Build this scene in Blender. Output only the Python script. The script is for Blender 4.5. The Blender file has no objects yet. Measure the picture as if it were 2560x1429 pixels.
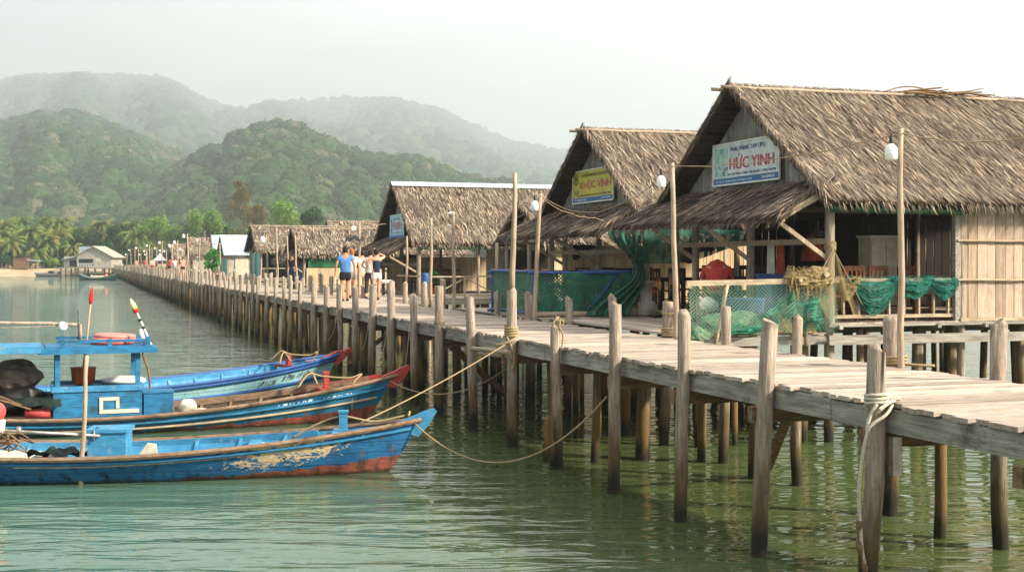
import bpy, math, random
import numpy as np
from mathutils import Vector, Matrix, noise
R = random.Random(11)
PI = math.pi
rad = math.radians
sc = bpy.context.scene
C = sc.collection
# ---------------------------------------------------------------- camera frame: metres, camera at (0,0,HC) looking along +Y
F, HC = 3200.0, 3.08
def Pz(px, py, z):
    Y = F*(HC-z)/(py-655.0)
    return Vector(((px-1280)*Y/F, Y, z))
def Pd(px, py, Y):
    return Vector(((px-1280)*Y/F, Y, HC-(py-655.0)*Y/F))
TH = math.atan2(.3193, .9476)
N = Vector((math.cos(TH), math.sin(TH), 0)); U = Vector((-math.sin(TH), math.cos(TH), 0))
def W(t, s, z=0.0): return N*t + U*s + Vector((0, 0, z))
def TS(v): return v.dot(N), v.dot(U)
def col(h):
    h = h.lstrip('#'); r = [int(h[i:i+2], 16)/255 for i in (0, 2, 4)]
    return tuple(c/12.92 if c <= .04045 else ((c+.055)/1.055)**2.4 for c in r)
def lerp(a, b, f): return a+(b-a)*f
def sst(a, b, x):
    f = min(1, max(0, (x-a)/(b-a))); return f*f*(3-2*f)

# ---------------------------------------------------------------- mesh builder
class MB:
    def __init__(s): s.v = []; s.f = []; s.uv = None
    def add(s, vs, fs, M=None):
        o = len(s.v)
        s.v += [tuple(M @ Vector(q)) if M else tuple(q) for q in vs]
        s.f += [tuple(i+o for i in f) for f in fs]
        return s
    def box(s, c, d, rz=0, M=None, j=0):
        x, y, z = d[0]/2, d[1]/2, d[2]/2
        vs = [(sx*x+R.uniform(-j, j), sy*y+R.uniform(-j, j), sz*z+R.uniform(-j, j)) for sx, sy, sz in
              ((-1,-1,-1),(1,-1,-1),(1,1,-1),(-1,1,-1),(-1,-1,1),(1,-1,1),(1,1,1),(-1,1,1))]
        T = Matrix.Translation(c) @ Matrix.Rotation(rz, 4, 'Z')
        if M: T = T @ M
        return s.add(vs, [(0,3,2,1),(4,5,6,7),(0,1,5,4),(1,2,6,5),(2,3,7,6),(3,0,4,7)], T)
    def bar(s, a, b, w, h, up=(0,0,1)):
        a, b = Vector(a), Vector(b); d = (b-a); L = d.length
        if L < 1e-6: return s
        x = d/L; upv = Vector(up)
        if abs(x.dot(upv)) > .98: upv = Vector((0,1,0))
        y = upv.cross(x).normalized(); z = x.cross(y)
        M = Matrix((x, y, z)).transposed().to_4x4(); M.translation = (a+b)/2
        X, Y, Z = L/2, w/2, h/2
        vs = [(sx*X, sy*Y, sz*Z) for sx, sy, sz in ((-1,-1,-1),(1,-1,-1),(1,1,-1),(-1,1,-1),(-1,-1,1),(1,-1,1),(1,1,1),(-1,1,1))]
        return s.add(vs, [(0,3,2,1),(4,5,6,7),(0,1,5,4),(1,2,6,5),(2,3,7,6),(3,0,4,7)], M)
    def tube(s, pts, r, n=8, cap=True, jit=0):
        pts = [Vector(p) for p in pts]; k = len(pts)
        rs = r if isinstance(r, (list, tuple)) else [r]*k
        o = len(s.v); pu = None
        for i, p in enumerate(pts):
            d = (pts[min(i+1, k-1)]-pts[max(i-1, 0)])
            d = d.normalized() if d.length > 1e-9 else Vector((0,0,1))
            if pu is None:
                pu = Vector((1,0,0)) if abs(d.x) < .9 else Vector((0,1,0))
            u = (pu - d*pu.dot(d))
            u = u.normalized() if u.length > 1e-6 else d.orthogonal().normalized()
            pu = u; w = d.cross(u)
            for q in range(n):
                a = 2*PI*q/n; rr = rs[i]*(1+R.uniform(-jit, jit))
                s.v.append(tuple(p+u*(math.cos(a)*rr)+w*(math.sin(a)*rr)))
        for i in range(k-1):
            for q in range(n):
                s.f.append((o+i*n+q, o+i*n+(q+1) % n, o+(i+1)*n+(q+1) % n, o+(i+1)*n+q))
        if cap:
            s.f.append(tuple(o+q for q in range(n))[::-1]); s.f.append(tuple(o+(k-1)*n+q for q in range(n)))
        return s
    def lathe(s, prof, n=16, M=None, sx=1, sy=1):
        vs = []; fs = []; k = len(prof)
        for r, z in prof:
            for q in range(n):
                a = 2*PI*q/n; vs.append((r*math.cos(a)*sx, r*math.sin(a)*sy, z))
        for i in range(k-1):
            for q in range(n): fs.append((i*n+q, i*n+(q+1) % n, (i+1)*n+(q+1) % n, (i+1)*n+q))
        fs.append(tuple(range(n))[::-1]); fs.append(tuple((k-1)*n+q for q in range(n)))
        return s.add(vs, fs, M)
    def ball(s, c, r, sub=2, jit=0, seed=0, fr=1.5):
        v, f = ico(sub); r = Vector(r) if not isinstance(r, (int, float)) else Vector((r, r, r))
        vs = []
        for p in v:
            k = 1+jit*noise.noise(Vector(p)*fr+Vector((seed*7.3, seed*3.1, 0)))
            vs.append((c[0]+p[0]*r.x*k, c[1]+p[1]*r.y*k, c[2]+p[2]*r.z*k))
        return s.add(vs, f)
    def prism(s, poly, axis, a, b):
        n = len(poly)
        def m(p, q): return {'x': (q, p[0], p[1]), 'y': (p[0], q, p[1]), 'z': (p[0], p[1], q)}[axis]
        vs = [m(p, a) for p in poly]+[m(p, b) for p in poly]
        return s.add(vs, [tuple(range(n))[::-1], tuple(range(n, 2*n))]+[(i, (i+1) % n, n+(i+1) % n, n+i) for i in range(n)])
    def grid(s, fn, nu, nv, uvs=None):
        o = len(s.v)
        if uvs and s.uv is None: s.uv = []
        for i in range(nu+1):
            for j in range(nv+1):
                s.v.append(tuple(fn(i/nu, j/nv)))
                if uvs: s.uv.append((i/nu*uvs[0], j/nv*uvs[1]))
        for i in range(nu):
            for j in range(nv):
                a = o+i*(nv+1)+j; s.f.append((a, a+nv+1, a+nv+2, a+1))
        return s
    def blade(s, p, d, side, w, bend):
        p, d, side, bend = Vector(p), Vector(d), Vector(side)*w, Vector(bend)
        o = len(s.v); m = p+d*.55+bend*.35; e = p+d+bend
        s.v += [tuple(p-side*.6), tuple(p+side*.6), tuple(m+side), tuple(m-side), tuple(e)]
        s.f += [(o, o+1, o+2, o+3), (o+3, o+2, o+4)]
    def build(s, name, m, parent=None, smooth=False, loc=None, rot=None):
        me = bpy.data.meshes.new(name)
        me.from_pydata(s.v, [], s.f)
        if s.uv:
            l = me.uv_layers.new(name='UVMap')
            vi = np.empty(len(me.loops), np.int32); me.loops.foreach_get('vertex_index', vi)
            l.data.foreach_set('uv', np.array(s.uv, np.float32)[vi].ravel())
        if smooth: me.polygons.foreach_set('use_smooth', [len(f) < 5 for f in s.f])
        me.materials.append(m); me.update()
        return link(name, me, parent, loc, rot)
def link(name, me, parent=None, loc=None, rot=None):
    o = bpy.data.objects.new(name, me); C.objects.link(o)
    if parent: o.parent = parent
    if loc is not None: o.location = loc
    if rot is not None: o.rotation_euler = rot
    return o
_ico = {}
def ico(sub):
    if sub not in _ico:
        import bmesh
        bm = bmesh.new(); bmesh.ops.create_icosphere(bm, subdivisions=sub, radius=1)
        _ico[sub] = ([tuple(v.co) for v in bm.verts], [tuple(v.index for v in f.verts) for f in bm.faces]); bm.free()
    return _ico[sub]
def tag(o, label=None, cat=None, group=None, kind=None):
    if label: o['label'] = label
    if cat: o['category'] = cat
    if group: o['group'] = group
    if kind: o['kind'] = kind
    return o
def thing(name, label, cat, loc=(0,0,0), rz=0, group=None):
    o = bpy.data.objects.new(name, None); C.objects.link(o)
    o.location = loc; o.rotation_euler = (0, 0, rz); o.empty_display_size = .2
    return tag(o, label, cat, group)
def copy_tree(o, parent=None):
    c = o.copy(); C.objects.link(c)
    if parent: c.parent = parent
    for ch in [q for q in bpy.data.objects if q.parent == o]: copy_tree(ch, c)
    return c
def jagline(a, b, n=6, j=.01):
    a, b = Vector(a), Vector(b)
    return [a.lerp(b, i/n)+Vector((R.uniform(-j, j), R.uniform(-j, j), R.uniform(-j, j)))*(0 < i < n) for i in range(n+1)]
def sag(a, b, d, n=16):
    a, b = Vector(a), Vector(b)
    return [a.lerp(b, i/n)-Vector((0, 0, 4*d*(i/n)*(1-i/n))) for i in range(n+1)]
def spline(pts, n=8):
    P = [Vector(p) for p in pts]; P = [P[0]*2-P[1]]+P+[P[-1]*2-P[-2]]; out = []
    for i in range(1, len(P)-2):
        for k in range(n):
            t = k/n; a, b, c, d = P[i-1], P[i], P[i+1], P[i+2]
            out.append(.5*((2*b)+(c-a)*t+(2*a-5*b+4*c-d)*t*t+(3*b-a-3*c+d)*t**3))
    return out+[P[-2]]
def text_geo(txt, size):
    cu = bpy.data.curves.new('lettering', 'FONT'); cu.body = txt; cu.size = size; cu.align_x = 'CENTER'; cu.align_y = 'CENTER'; cu.resolution_u = 2
    o = bpy.data.objects.new('lettering', cu); C.objects.link(o)
    dg = bpy.context.evaluated_depsgraph_get(); dg.update()
    me = o.evaluated_get(dg).to_mesh()
    vs = [tuple(v.co) for v in me.vertices]; fs = [tuple(p.vertices) for p in me.polygons]
    o.evaluated_get(dg).to_mesh_clear(); bpy.data.objects.remove(o); bpy.data.curves.remove(cu)
    if vs:   # centre it
        cx = (min(v[0] for v in vs)+max(v[0] for v in vs))/2; cy = (min(v[1] for v in vs)+max(v[1] for v in vs))/2
        vs = [(v[0]-cx, v[1]-cy, 0) for v in vs]
    return vs, fs
def fit_text(txt, w, h):
    vs, fs = text_geo(txt, 1.0)
    W_ = max(v[0] for v in vs)-min(v[0] for v in vs); H_ = max(v[1] for v in vs)-min(v[1] for v in vs)
    return [(v[0]*w/W_, v[1]*h/H_, 0) for v in vs], fs

# ---------------------------------------------------------------- materials
class NT:
    def __init__(s, name):
        s.m = bpy.data.materials.new(name); s.m.use_nodes = True; s.t = s.m.node_tree; s.n = s.t.nodes
        s.b = s.n['Principled BSDF']; s.out = s.n['Material Output']
    def node(s, typ, **kw):
        n = s.n.new(typ)
        for k, v in kw.items(): setattr(n, k, v)
        return n
    def L(s, a, b): s.t.links.new(a, b)
    def put(s, sock, v):
        if hasattr(v, 'is_linked') or isinstance(v, bpy.types.NodeSocket): s.L(v, sock)
        else: sock.default_value = v
    def math(s, op, a, b=0.0, clamp=False):
        n = s.node('ShaderNodeMath', operation=op, use_clamp=clamp); s.put(n.inputs[0], a); s.put(n.inputs[1], b); return n.outputs[0]
    def mix(s, f, a, b, mode='MIX'):
        n = s.node('ShaderNodeMix', data_type='RGBA', blend_type=mode)
        s.put(n.inputs[0], f); s.put(n.inputs[6], (*a, 1) if isinstance(a, tuple) else a); s.put(n.inputs[7], (*b, 1) if isinstance(b, tuple) else b)
        return n.outputs[2]
    def coord(s, kind='Object', sc=(1,1,1), loc=(0,0,0)):
        if kind == 'Position': o = s.node('ShaderNodeNewGeometry').outputs['Position']
        else: o = s.node('ShaderNodeTexCoord').outputs[kind]
        mp = s.node('ShaderNodeMapping'); mp.inputs['Scale'].default_value = sc; mp.inputs['Location'].default_value = loc
        s.L(o, mp.inputs['Vector']); return mp.outputs[0]
    def noise(s, vec, scale=5, det=5, rough=.55, dist=0):
        n = s.node('ShaderNodeTexNoise'); s.L(vec, n.inputs['Vector'])
        n.inputs['Scale'].default_value = scale; n.inputs['Detail'].default_value = det; n.inputs['Roughness'].default_value = rough; n.inputs['Distortion'].default_value = dist
        return n.outputs[0]
    def range(s, v, a, b, c=0.0, d=1.0):
        n = s.node('ShaderNodeMapRange'); s.put(n.inputs[0], v)
        for i, q in enumerate((a, b, c, d)): n.inputs[i+1].default_value = q
        return n.outputs[0]
    def bump(s, h, dist=.01, strength=1.0):
        n = s.node('ShaderNodeBump'); n.inputs['Distance'].default_value = dist; n.inputs['Strength'].default_value = strength
        s.L(h, n.inputs['Height']); s.L(n.outputs[0], s.b.inputs['Normal']); return n
    def sepz(s, kind='Position'):
        o = s.node('ShaderNodeNewGeometry').outputs['Position'] if kind == 'Position' else s.node('ShaderNodeTexCoord').outputs[kind]
        n = s.node('ShaderNodeSeparateXYZ'); s.L(o, n.inputs[0]); return n.outputs
def pm(name, c1, c2=None, sc_=(1,1,1), ns=6, rough=.8, bump=0, isl=0, coord='Object', spec=.25, metal=0, lo=.35, hi=.65, stain=None, grime=None, sss=0, isl2=None, crack=None):
    t = NT(name)
    c1 = col(c1) if isinstance(c1, str) else c1; c2 = col(c2) if isinstance(c2, str) else (c2 or tuple(q*.75 for q in c1))
    v = t.coord(coord, sc_); n = t.noise(v, ns)
    c = t.mix(t.range(n, lo, hi), c1, c2)
    if isl2:
        rp = t.node('ShaderNodeNewGeometry').outputs['Random Per Island']
        c = t.mix(t.range(rp, .55, 1.0), c, col(isl2))
    if isl:
        rp = t.node('ShaderNodeNewGeometry').outputs['Random Per Island']
        g = t.range(rp, 0, 1, 1-isl, 1+isl)
        cc = t.node('ShaderNodeCombineColor'); [t.L(g, q) for q in cc.inputs]
        c = t.mix(1.0, c, cc.outputs[0], 'MULTIPLY')
    if stain:      # (colour, z_low, z_high): wet or weedy band on real-height
        z = t.sepz()[2]; wn = t.noise(t.coord('Position', (3, 3, .6)), 2.5, 3)
        zz = t.math('ADD', z, t.range(wn, .3, .7, -.28, .28))
        c = t.mix(t.range(zz, stain[1], stain[2], 1, 0), c, col(stain[0]))
        if len(stain) > 3:
            zz2 = t.math('ADD', z, t.range(wn, .3, .7, -.12, .12))
            c = t.mix(t.range(zz2, stain[4], stain[5], 1, 0), c, col(stain[3]))
    if crack:
        ck = t.noise(t.coord(coord, crack), 4, 4, .6, .4); c = t.mix(t.range(t.math('ABSOLUTE', t.math('SUBTRACT', ck, .5)), .0, .018, .55, 0), c, tuple(q*.18 for q in c2))
    if grime:
        gn = t.noise(t.coord(coord, (1, 1, 1)), grime[1], 6, .65)
        c = t.mix(t.range(gn, grime[2], grime[3]), c, col(grime[0]))
    t.L(c, t.b.inputs['Base Color'])
    t.b.inputs['Roughness'].default_value = rough; t.b.inputs['Specular IOR Level'].default_value = spec; t.b.inputs['Metallic'].default_value = metal
    if bump:
        t.bump(t.noise(t.coord(coord, sc_), ns*3, 6), bump)
    return t.m
def netmat(name, c1, c2, cell=1.0, w=.16, solid=0.0):
    t = NT(name); uv = t.node('ShaderNodeTexCoord').outputs['UV']
    s = t.node('ShaderNodeSeparateXYZ'); t.L(uv, s.inputs[0])
    nz = t.noise(t.coord('Object'), 3, 3)
    jx = t.math('ADD', s.outputs[0], t.range(nz, 0, 1, -.6, .6))
    a = t.math('FRACT', t.math('MULTIPLY', t.math('ADD', jx, s.outputs[1]), cell))
    b = t.math('FRACT', t.math('MULTIPLY', t.math('SUBTRACT', jx, s.outputs[1]), cell))
    m = t.math('MAXIMUM', t.math('LESS_THAN', a, w), t.math('LESS_THAN', b, w))
    if solid:
        n2 = t.noise(t.coord('Object', (1, 1, .4)), 9, 4)
        m = t.math('MAXIMUM', m, t.math('LESS_THAN', n2, solid))
    t.L(t.mix(t.range(nz, .35, .65), col(c1), col(c2)), t.b.inputs['Base Color'])
    t.b.inputs['Roughness'].default_value = .7
    t.L(m, t.b.inputs['Alpha'])
    return t.m
M = {}
M['post'] = pm('weathered_post_wood', '#a89a8a', '#7f7264', (9, 9, .9), 3, .85, .012, coord='Position', isl=.3, crack=(7, 7, .35), stain=('#5f5036', .55, 1.15, '#26261a', .2, .5), grime=('#5a5046', 4, .6, .75))
M['pile'] = pm('wet_pile_wood', '#8a7a62', '#5d4e3c', (9, 9, .9), 3, .8, .012, coord='Position', isl=.22, stain=('#6b5430', .7, 1.25, '#2b2a1a', .15, .4))
M['deck'] = pm('grey_deck_planks', '#bdafa0', '#998b7e', (1.2, 14, 14), 1.6, .82, .006, isl=.3, crack=(.35, 9, 9), grime=('#7d6e62', 3.0, .58, .75))
M['beam'] = pm('grey_beam_wood', '#a5a095', '#7d776d', (14, 1.2, 14), 1.6, .85, .008, isl=.2, crack=(6, .3, 6), grime=('#4d473f', 2.0, .58, .72))
M['beam_x'] = pm('grey_joist_wood', '#a59f94', '#7d766b', (1.2, 14, 14), 1.6, .85, .008, isl=.2, crack=(.3, 6, 6), grime=('#5d564d', 1.2, .6, .75))
M['brace'] = pm('brown_beam_wood', '#8a6d4f', '#5e4936', (2, 12, 12), 1.6, .85, .008, isl=.2)
M['thatch'] = pm('dry_thatch', '#83776a', '#62574c', (1, 1, 1), 1.1, .9, 0, isl=.52, isl2='#a3917b', spec=.15, grime=('#5b4e47', .9, .5, .72))
M['thatch_dark'] = pm('shaggy_grey_thatch', '#796c62', '#554a43', (1, 1, 1), 1.3, .9, 0, isl=.6, isl2='#a8937f', spec=.15, grime=('#4c423c', 1.0, .5, .7))
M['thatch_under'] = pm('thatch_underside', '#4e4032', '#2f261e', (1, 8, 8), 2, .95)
M['gable'] = pm('grey_gable_planks', '#9b968c', '#75706a', (10, 10, .8), 2, .85, .006, isl=.25, crack=(6, 6, .3), grime=('#5a5550', 1.5, .55, .75))
M['plank'] = pm('faded_plank_wall', '#b5a08a', '#927d69', (10, 10, .7), 1.7, .8, .006, isl=.18, crack=(6, 6, .25), isl2='#b49d8c', grime=('#7c6a5a', 1.4, .55, .78))
M['bamboo'] = pm('bamboo_wall', '#d3bf9d', '#b09774', (12, 12, .8), 1.8, .7, .005, isl=.16, grime=('#8e7a5e', 1.2, .56, .75))
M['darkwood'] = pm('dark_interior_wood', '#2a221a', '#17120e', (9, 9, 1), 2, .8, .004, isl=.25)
M['chair'] = pm('brown_chair_wood', '#7b4a2c', '#552f1c', (6, 6, 1), 3, .5, isl=.15)
M['chair_dark'] = pm('dark_chair_wood', '#3d2a20', '#281a13', (6, 6, 1), 3, .5, isl=.15)
M['pole'] = pm('bamboo_pole', '#b3a08a', '#8d7b68', (8, 8, 1), 3, .7, .004, coord='Position', isl=.12, grime=('#5f5347', 2, .6, .75))
M['rail'] = pm('pale_rail_wood', '#b8a88f', '#93826a', (2, 9, 9), 2, .75, .004)
M['rope'] = pm('sandy_rope', '#b09d7c', '#85724f', (30, 30, 30), 3, .9, .004)
M['rope_white'] = pm('white_rope', '#d6cfbd', '#a79d86', (30, 30, 30), 3, .9, .004)
M['wire'] = pm('tan_wire', '#b39a78', '#8b7658', rough=.6)
M['green_tarp'] = pm('green_tarp', '#1f6b3f', '#134a2c', (3, 3, 1), 3, .45, .01, spec=.4)
M['blue_tarp'] = pm('blue_tarp', '#1d4f8f', '#123664', (3, 3, 1), 3, .5, .01)
M['net_green'] = netmat('green_netting', '#2f9c80', '#16614c', 1.0, .34)
M['net_green_dense'] = netmat('dense_green_netting', '#1a6850', '#0e4837', 1.0, .5, .5)
M['net_teal'] = netmat('teal_netting', '#2b8273', '#195a4d', 1.0, .2, .3)
M['net_tan'] = netmat('tan_netting', '#a89566', '#7a6c48', 1.0, .17, .24)
M['net_pale'] = netmat('pale_netting', '#8aa58c', '#4f8570', 1.0, .14)
M['net_heap'] = pm('heaped_netting', '#7a8a66', '#3f6f5b', (1, 1, 1), 14, .9, .03, lo=.4, hi=.6)
M['net_heap_tan'] = pm('heaped_tan_netting', '#a48f66', '#7a6a4a', (1, 1, 1), 16, .9, .03, lo=.4, hi=.6)
M['white'] = pm('white_plastic', '#e9e7e0', '#cfccc2', rough=.4, spec=.5)
M['bulb'] = pm('white_bulb_glass', '#f6f6f3', '#eeeeea', rough=.2, spec=.5)
M['black'] = pm('black_plastic', '#1b1b1c', '#111112', rough=.45, spec=.4)
M['red'] = pm('red_cloth', '#bb453e', '#98352f', ns=8, rough=.8, bump=.01)
M['bluep'] = pm('blue_plastic', '#2a5596', '#1e4175', rough=.45, spec=.4)
M['teal'] = pm('turquoise_paint', '#7cc7c4', '#5aa6a8', (6, 6, .6), 2, .6, isl=.06)
M['metal'] = pm('pale_roof_metal', '#b9c4ca', '#98a5ad', (1, 1, 1), 2, .45, spec=.4, metal=.2)
M['concrete'] = pm('grey_concrete', '#b9b3a6', '#9b9589', ns=3, rough=.9, grime=('#77726a', 1.0, .55, .75))
M['orange'] = pm('terracotta_orange', '#b4552c', '#8d3f20', rough=.6)
M['leafpot'] = pm('potted_leaves', '#3f7d33', '#2a5a24', ns=6, rough=.6, isl=.3)
M['pink'] = pm('pink_plastic', '#d98a7c', '#c77667', rough=.45, spec=.4)
M['pinkred'] = pm('red_pink_plastic', '#c9544f', '#a8403d', rough=.45, spec=.4)
M['steel'] = pm('dull_steel', '#a9a49b', '#837d73', rough=.4, metal=.6)
M['cover'] = pm('brown_engine_cover', '#75695c', '#4f463d', ns=5, rough=.7, bump=.02)
M['tarp_dark'] = pm('dark_green_tarp', '#20312c', '#151d1b', ns=6, rough=.6, bump=.02)
M['cream'] = pm('cream_board', '#d5cdb9', '#b7ae98', rough=.6)
# ---------------------------------------------------------------- world, sun, camera, air
SUN_EL, SUN_AZ = 30.0, 109.0      # azimuth clockwise from the viewing direction (+Y)
sd = Vector((math.sin(rad(SUN_AZ))*math.cos(rad(SUN_EL)), math.cos(rad(SUN_AZ))*math.cos(rad(SUN_EL)), math.sin(rad(SUN_EL))))
w = bpy.data.worlds.new('World'); sc.world = w; w.use_nodes = True
nt = w.node_tree; nt.nodes.clear()
def wn(t, **k):
    n = nt.nodes.new(t)
    for a, b in k.items(): setattr(n, a, b)
    return n
wl = nt.links.new
sky = wn('ShaderNodeTexSky', sky_type='NISHITA', sun_disc=False, sun_elevation=rad(SUN_EL), sun_rotation=rad(SUN_AZ))
tc = wn('ShaderNodeTexCoord')
mp = wn('ShaderNodeMapping'); mp.inputs['Scale'].default_value = (1, 1, 3.5); wl(tc.outputs['Generated'], mp.inputs[0])
nz = wn('ShaderNodeTexNoise'); nz.inputs['Scale'].default_value = 2.1; nz.inputs['Detail'].default_value = 5; wl(mp.outputs[0], nz.inputs['Vector'])
dt = wn('ShaderNodeVectorMath', operation='DOT_PRODUCT'); wl(tc.outputs['Generated'], dt.inputs[0]); dt.inputs[1].default_value = Vector((.92, .1, .38)).normalized()
g1 = wn('ShaderNodeMapRange'); wl(dt.outputs['Value'], g1.inputs[0])
for i, q in enumerate((-.6, .7, 4.2, 13.5)): g1.inputs[i+1].default_value = q
g2 = wn('ShaderNodeMapRange'); wl(nz.outputs[0], g2.inputs[0])
for i, q in enumerate((.32, .68, .74, 1.16)): g2.inputs[i+1].default_value = q
mm = wn('ShaderNodeMath', operation='MULTIPLY'); wl(g1.outputs[0], mm.inputs[0]); wl(g2.outputs[0], mm.inputs[1])
cl = wn('ShaderNodeVectorMath', operation='SCALE'); cl.inputs[0].default_value = (1.0, .985, .965); wl(mm.outputs[0], cl.inputs['Scale'])
mx = wn('ShaderNodeMix', data_type='RGBA'); mx.inputs[0].default_value = .88; wl(sky.outputs[0], mx.inputs[6]); wl(cl.outputs[0], mx.inputs[7])
bg = wn('ShaderNodeBackground'); bg.inputs['Strength'].default_value = .085; wl(mx.outputs[2], bg.inputs['Color'])
wo = wn('ShaderNodeOutputWorld'); wl(bg.outputs[0], wo.inputs['Surface'])
sl = bpy.data.lights.new('sun', 'SUN'); sl.energy = 5.0; sl.angle = rad(4); sl.color = (1, .88, .71)
so = bpy.data.objects.new('sun', sl); C.objects.link(so); so.rotation_euler = (-sd).to_track_quat('-Z', 'Y').to_euler(); so.location = (60, -40, 60)
cam = bpy.data.cameras.new('camera'); cam.lens = 45; cam.sensor_width = 36; cam.shift_y = -59.5/2560; cam.clip_end = 9000; cam.clip_start = .2
co = bpy.data.objects.new('camera', cam); C.objects.link(co); co.location = (0, 0, HC); co.rotation_euler = (PI/2, 0, 0); sc.camera = co
sc.view_settings.view_transform = 'Standard'; sc.view_settings.look = 'None'; sc.view_settings.exposure = 0.98; sc.view_settings.gamma = 1
cy = sc.cycles; cy.use_denoising = True; cy.max_bounces = 6; cy.diffuse_bounces = 2; cy.glossy_bounces = 3; cy.transparent_max_bounces = 12; cy.volume_bounces = 1; cy.caustics_reflective = False; cy.caustics_refractive = False; cy.sample_clamp_indirect = 6
# air
t = NT('haze_air'); t.n.remove(t.b)
pv = t.node('ShaderNodeVolumePrincipled'); pv.inputs['Color'].default_value = (.73, .79, .84, 1); pv.inputs['Density'].default_value = .0004; pv.inputs['Anisotropy'].default_value = .35
t.L(pv.outputs[0], t.out.inputs['Volume'])
tag(MB().box((0, 2850, 371), (6400, 5900, 750)).build('haze', t.m), 'pale humid haze lying over bay and hills', 'haze', kind='stuff')
# ---------------------------------------------------------------- water
t = NT('green_bay_water')
z = t.node('ShaderNodeNewGeometry').outputs['Position']
def wv(scx, scy, s, det, dist=0, rot=0):
    m_ = t.node('ShaderNodeMapping'); m_.inputs['Scale'].default_value = (scx, scy, 1); m_.inputs['Rotation'].default_value = (0, 0, rot); t.L(z, m_.inputs[0])
    return t.noise(m_.outputs[0], s, det, .5, dist)
h = t.math('MULTIPLY', wv(.55, 1.5, .75, 2, .6, .12), .068)
h = t.math('ADD', h, t.math('MULTIPLY', wv(.5, 1.8, 2.0, 2, .6, -.15), .052))
h = t.math('ADD', h, t.math('MULTIPLY', wv(1, 1.3, 9, 2, 0, .4), 0.003))
h = t.math('ADD', h, t.math('MULTIPLY', wv(.3, .6, .18, 2, 0, .1), .12))
pw = t.range(wv(.5, 1, .06, 3, .5, .3), .35, .65, .55, 1.25); h = t.math('MULTIPLY', h, pw); t.bump(h, 1.0, 1.0)
cn = wv(.05, .05, 1, 3)
dn = t.node('ShaderNodeVectorMath', operation='DOT_PRODUCT'); t.L(z, dn.inputs[0]); dn.inputs[1].default_value = N
tt = t.math('ADD', dn.outputs['Value'], t.range(cn, .3, .7, -2.5, 2.5))
t.L(t.mix(t.range(tt, -4, 7), t.mix(t.range(cn, .35, .65), col('#4a7268'), col('#41665b')), t.mix(t.range(cn, .35, .65), col('#50562f'), col('#425434'))), t.b.inputs['Base Color'])
t.b.inputs['Roughness'].default_value = .025; t.b.inputs['IOR'].default_value = 1.33; t.b.inputs['Specular IOR Level'].default_value = .5
tag(MB().add([(-2600, -60, 0), (2600, -60, 0), (2600, 5600, 0), (-2600, 5600, 0)], [(0, 1, 2, 3)]).build('water', t.m), kind='structure')
tag(MB().add([(-2900, -80, -1.8), (2900, -80, -1.8), (2900, 5700, -1.8), (-2900, 5700, -1.8)], [(0, 1, 2, 3)]).build('ground', pm('sea_bed_mud', '#5d5a40', '#4a4a34')), kind='structure')
# beach and coastal land
def coast(X): return 287+6*math.sin(X*.02)+4*math.sin(X*.07+1)
def landz(X, Y):
    d = Y-coast(X); return -1.0+ (1.0*sst(-12, 0, d)+1.6*sst(0, 14, d)+.8*sst(14, 60, d))
xs = np.linspace(-420, 900, 160); ys = np.concatenate([np.linspace(270, 330, 40), np.linspace(345, 1100, 12)])
b = MB(); b.grid(lambda u, v: (lerp(-420, 900, u), ys[int(round(v*(len(ys)-1)))], landz(lerp(-420, 900, u), ys[int(round(v*(len(ys)-1)))])), 160, len(ys)-1)
tag(b.build('beach', pm('pale_beach_sand', '#c9b190', '#a8926f', coord='Position', ns=.3, rough=.95), smooth=True), kind='structure')
# ---------------------------------------------------------------- wooded hills
def interp(pr, x):
    xs_ = [p[0] for p in pr]; return float(np.interp(x, xs_, [p[1] for p in pr]))
HILLS = [   # profile in degrees-like slope coordinates (x, crest height ratio), distance of crest and of foot
  ('hill', [(-400, 330), (0, 318), (100, 300), (190, 296), (260, 318), (330, 352), (420, 392), (520, 440), (620, 500), (760, 580), (900, 640)], 1350, 570, 12, 1),
  ('hill', [(250, 610), (330, 520), (430, 448), (500, 400), (560, 372), (620, 336), (690, 324), (740, 332), (800, 360), (880, 396), (960, 412), (1040, 410), (1100, 436), (1170, 462), (1260, 476), (1420, 500), (1700, 560), (2000, 620)], 930, 480, 10, 2),
  ('hill', [(-500, 250), (0, 214), (60, 206), (130, 200), (220, 196), (300, 196), (400, 206), (440, 222), (500, 250), (560, 274), (600, 286), (640, 300), (760, 360), (900, 430), (1100, 540)], 4700, 1250, 24, 3),
  ('hill', [(300, 420), (500, 330), (620, 290), (680, 272), (760, 256), (860, 252), (1000, 264), (1090, 282), (1150, 308), (1250, 348), (1330, 374), (1400, 388), (1500, 412), (1700, 450), (2000, 520), (2600, 600)], 4900, 1350, 25, 4)]
hm = pm('forest_floor', '#3f5a33', '#2c4326', coord='Position', ns=.02, rough=1)
lumpV, lumpF = ico(2); lumpV = np.array(lumpV); lumpF = np.array(lumpF)
FV, FF, fo = [], [], 0
LQ, LF, lo_ = [], [], 0
rs = np.random.RandomState(5)
variants = []
for k in range(10):
    v = lumpV.copy()
    d = np.array([1+.38*noise.noise(Vector(p)*1.7+Vector((k*9.1, k*4.7, k*2.2)))+.2*noise.noise(Vector(p)*4.2+Vector((k*3.1, 0, k))) for p in v])
    v = v*d[:, None]; v[:, 2] = np.where(v[:, 2] < 0, v[:, 2]*.5, v[:, 2]); variants.append(v)
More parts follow.
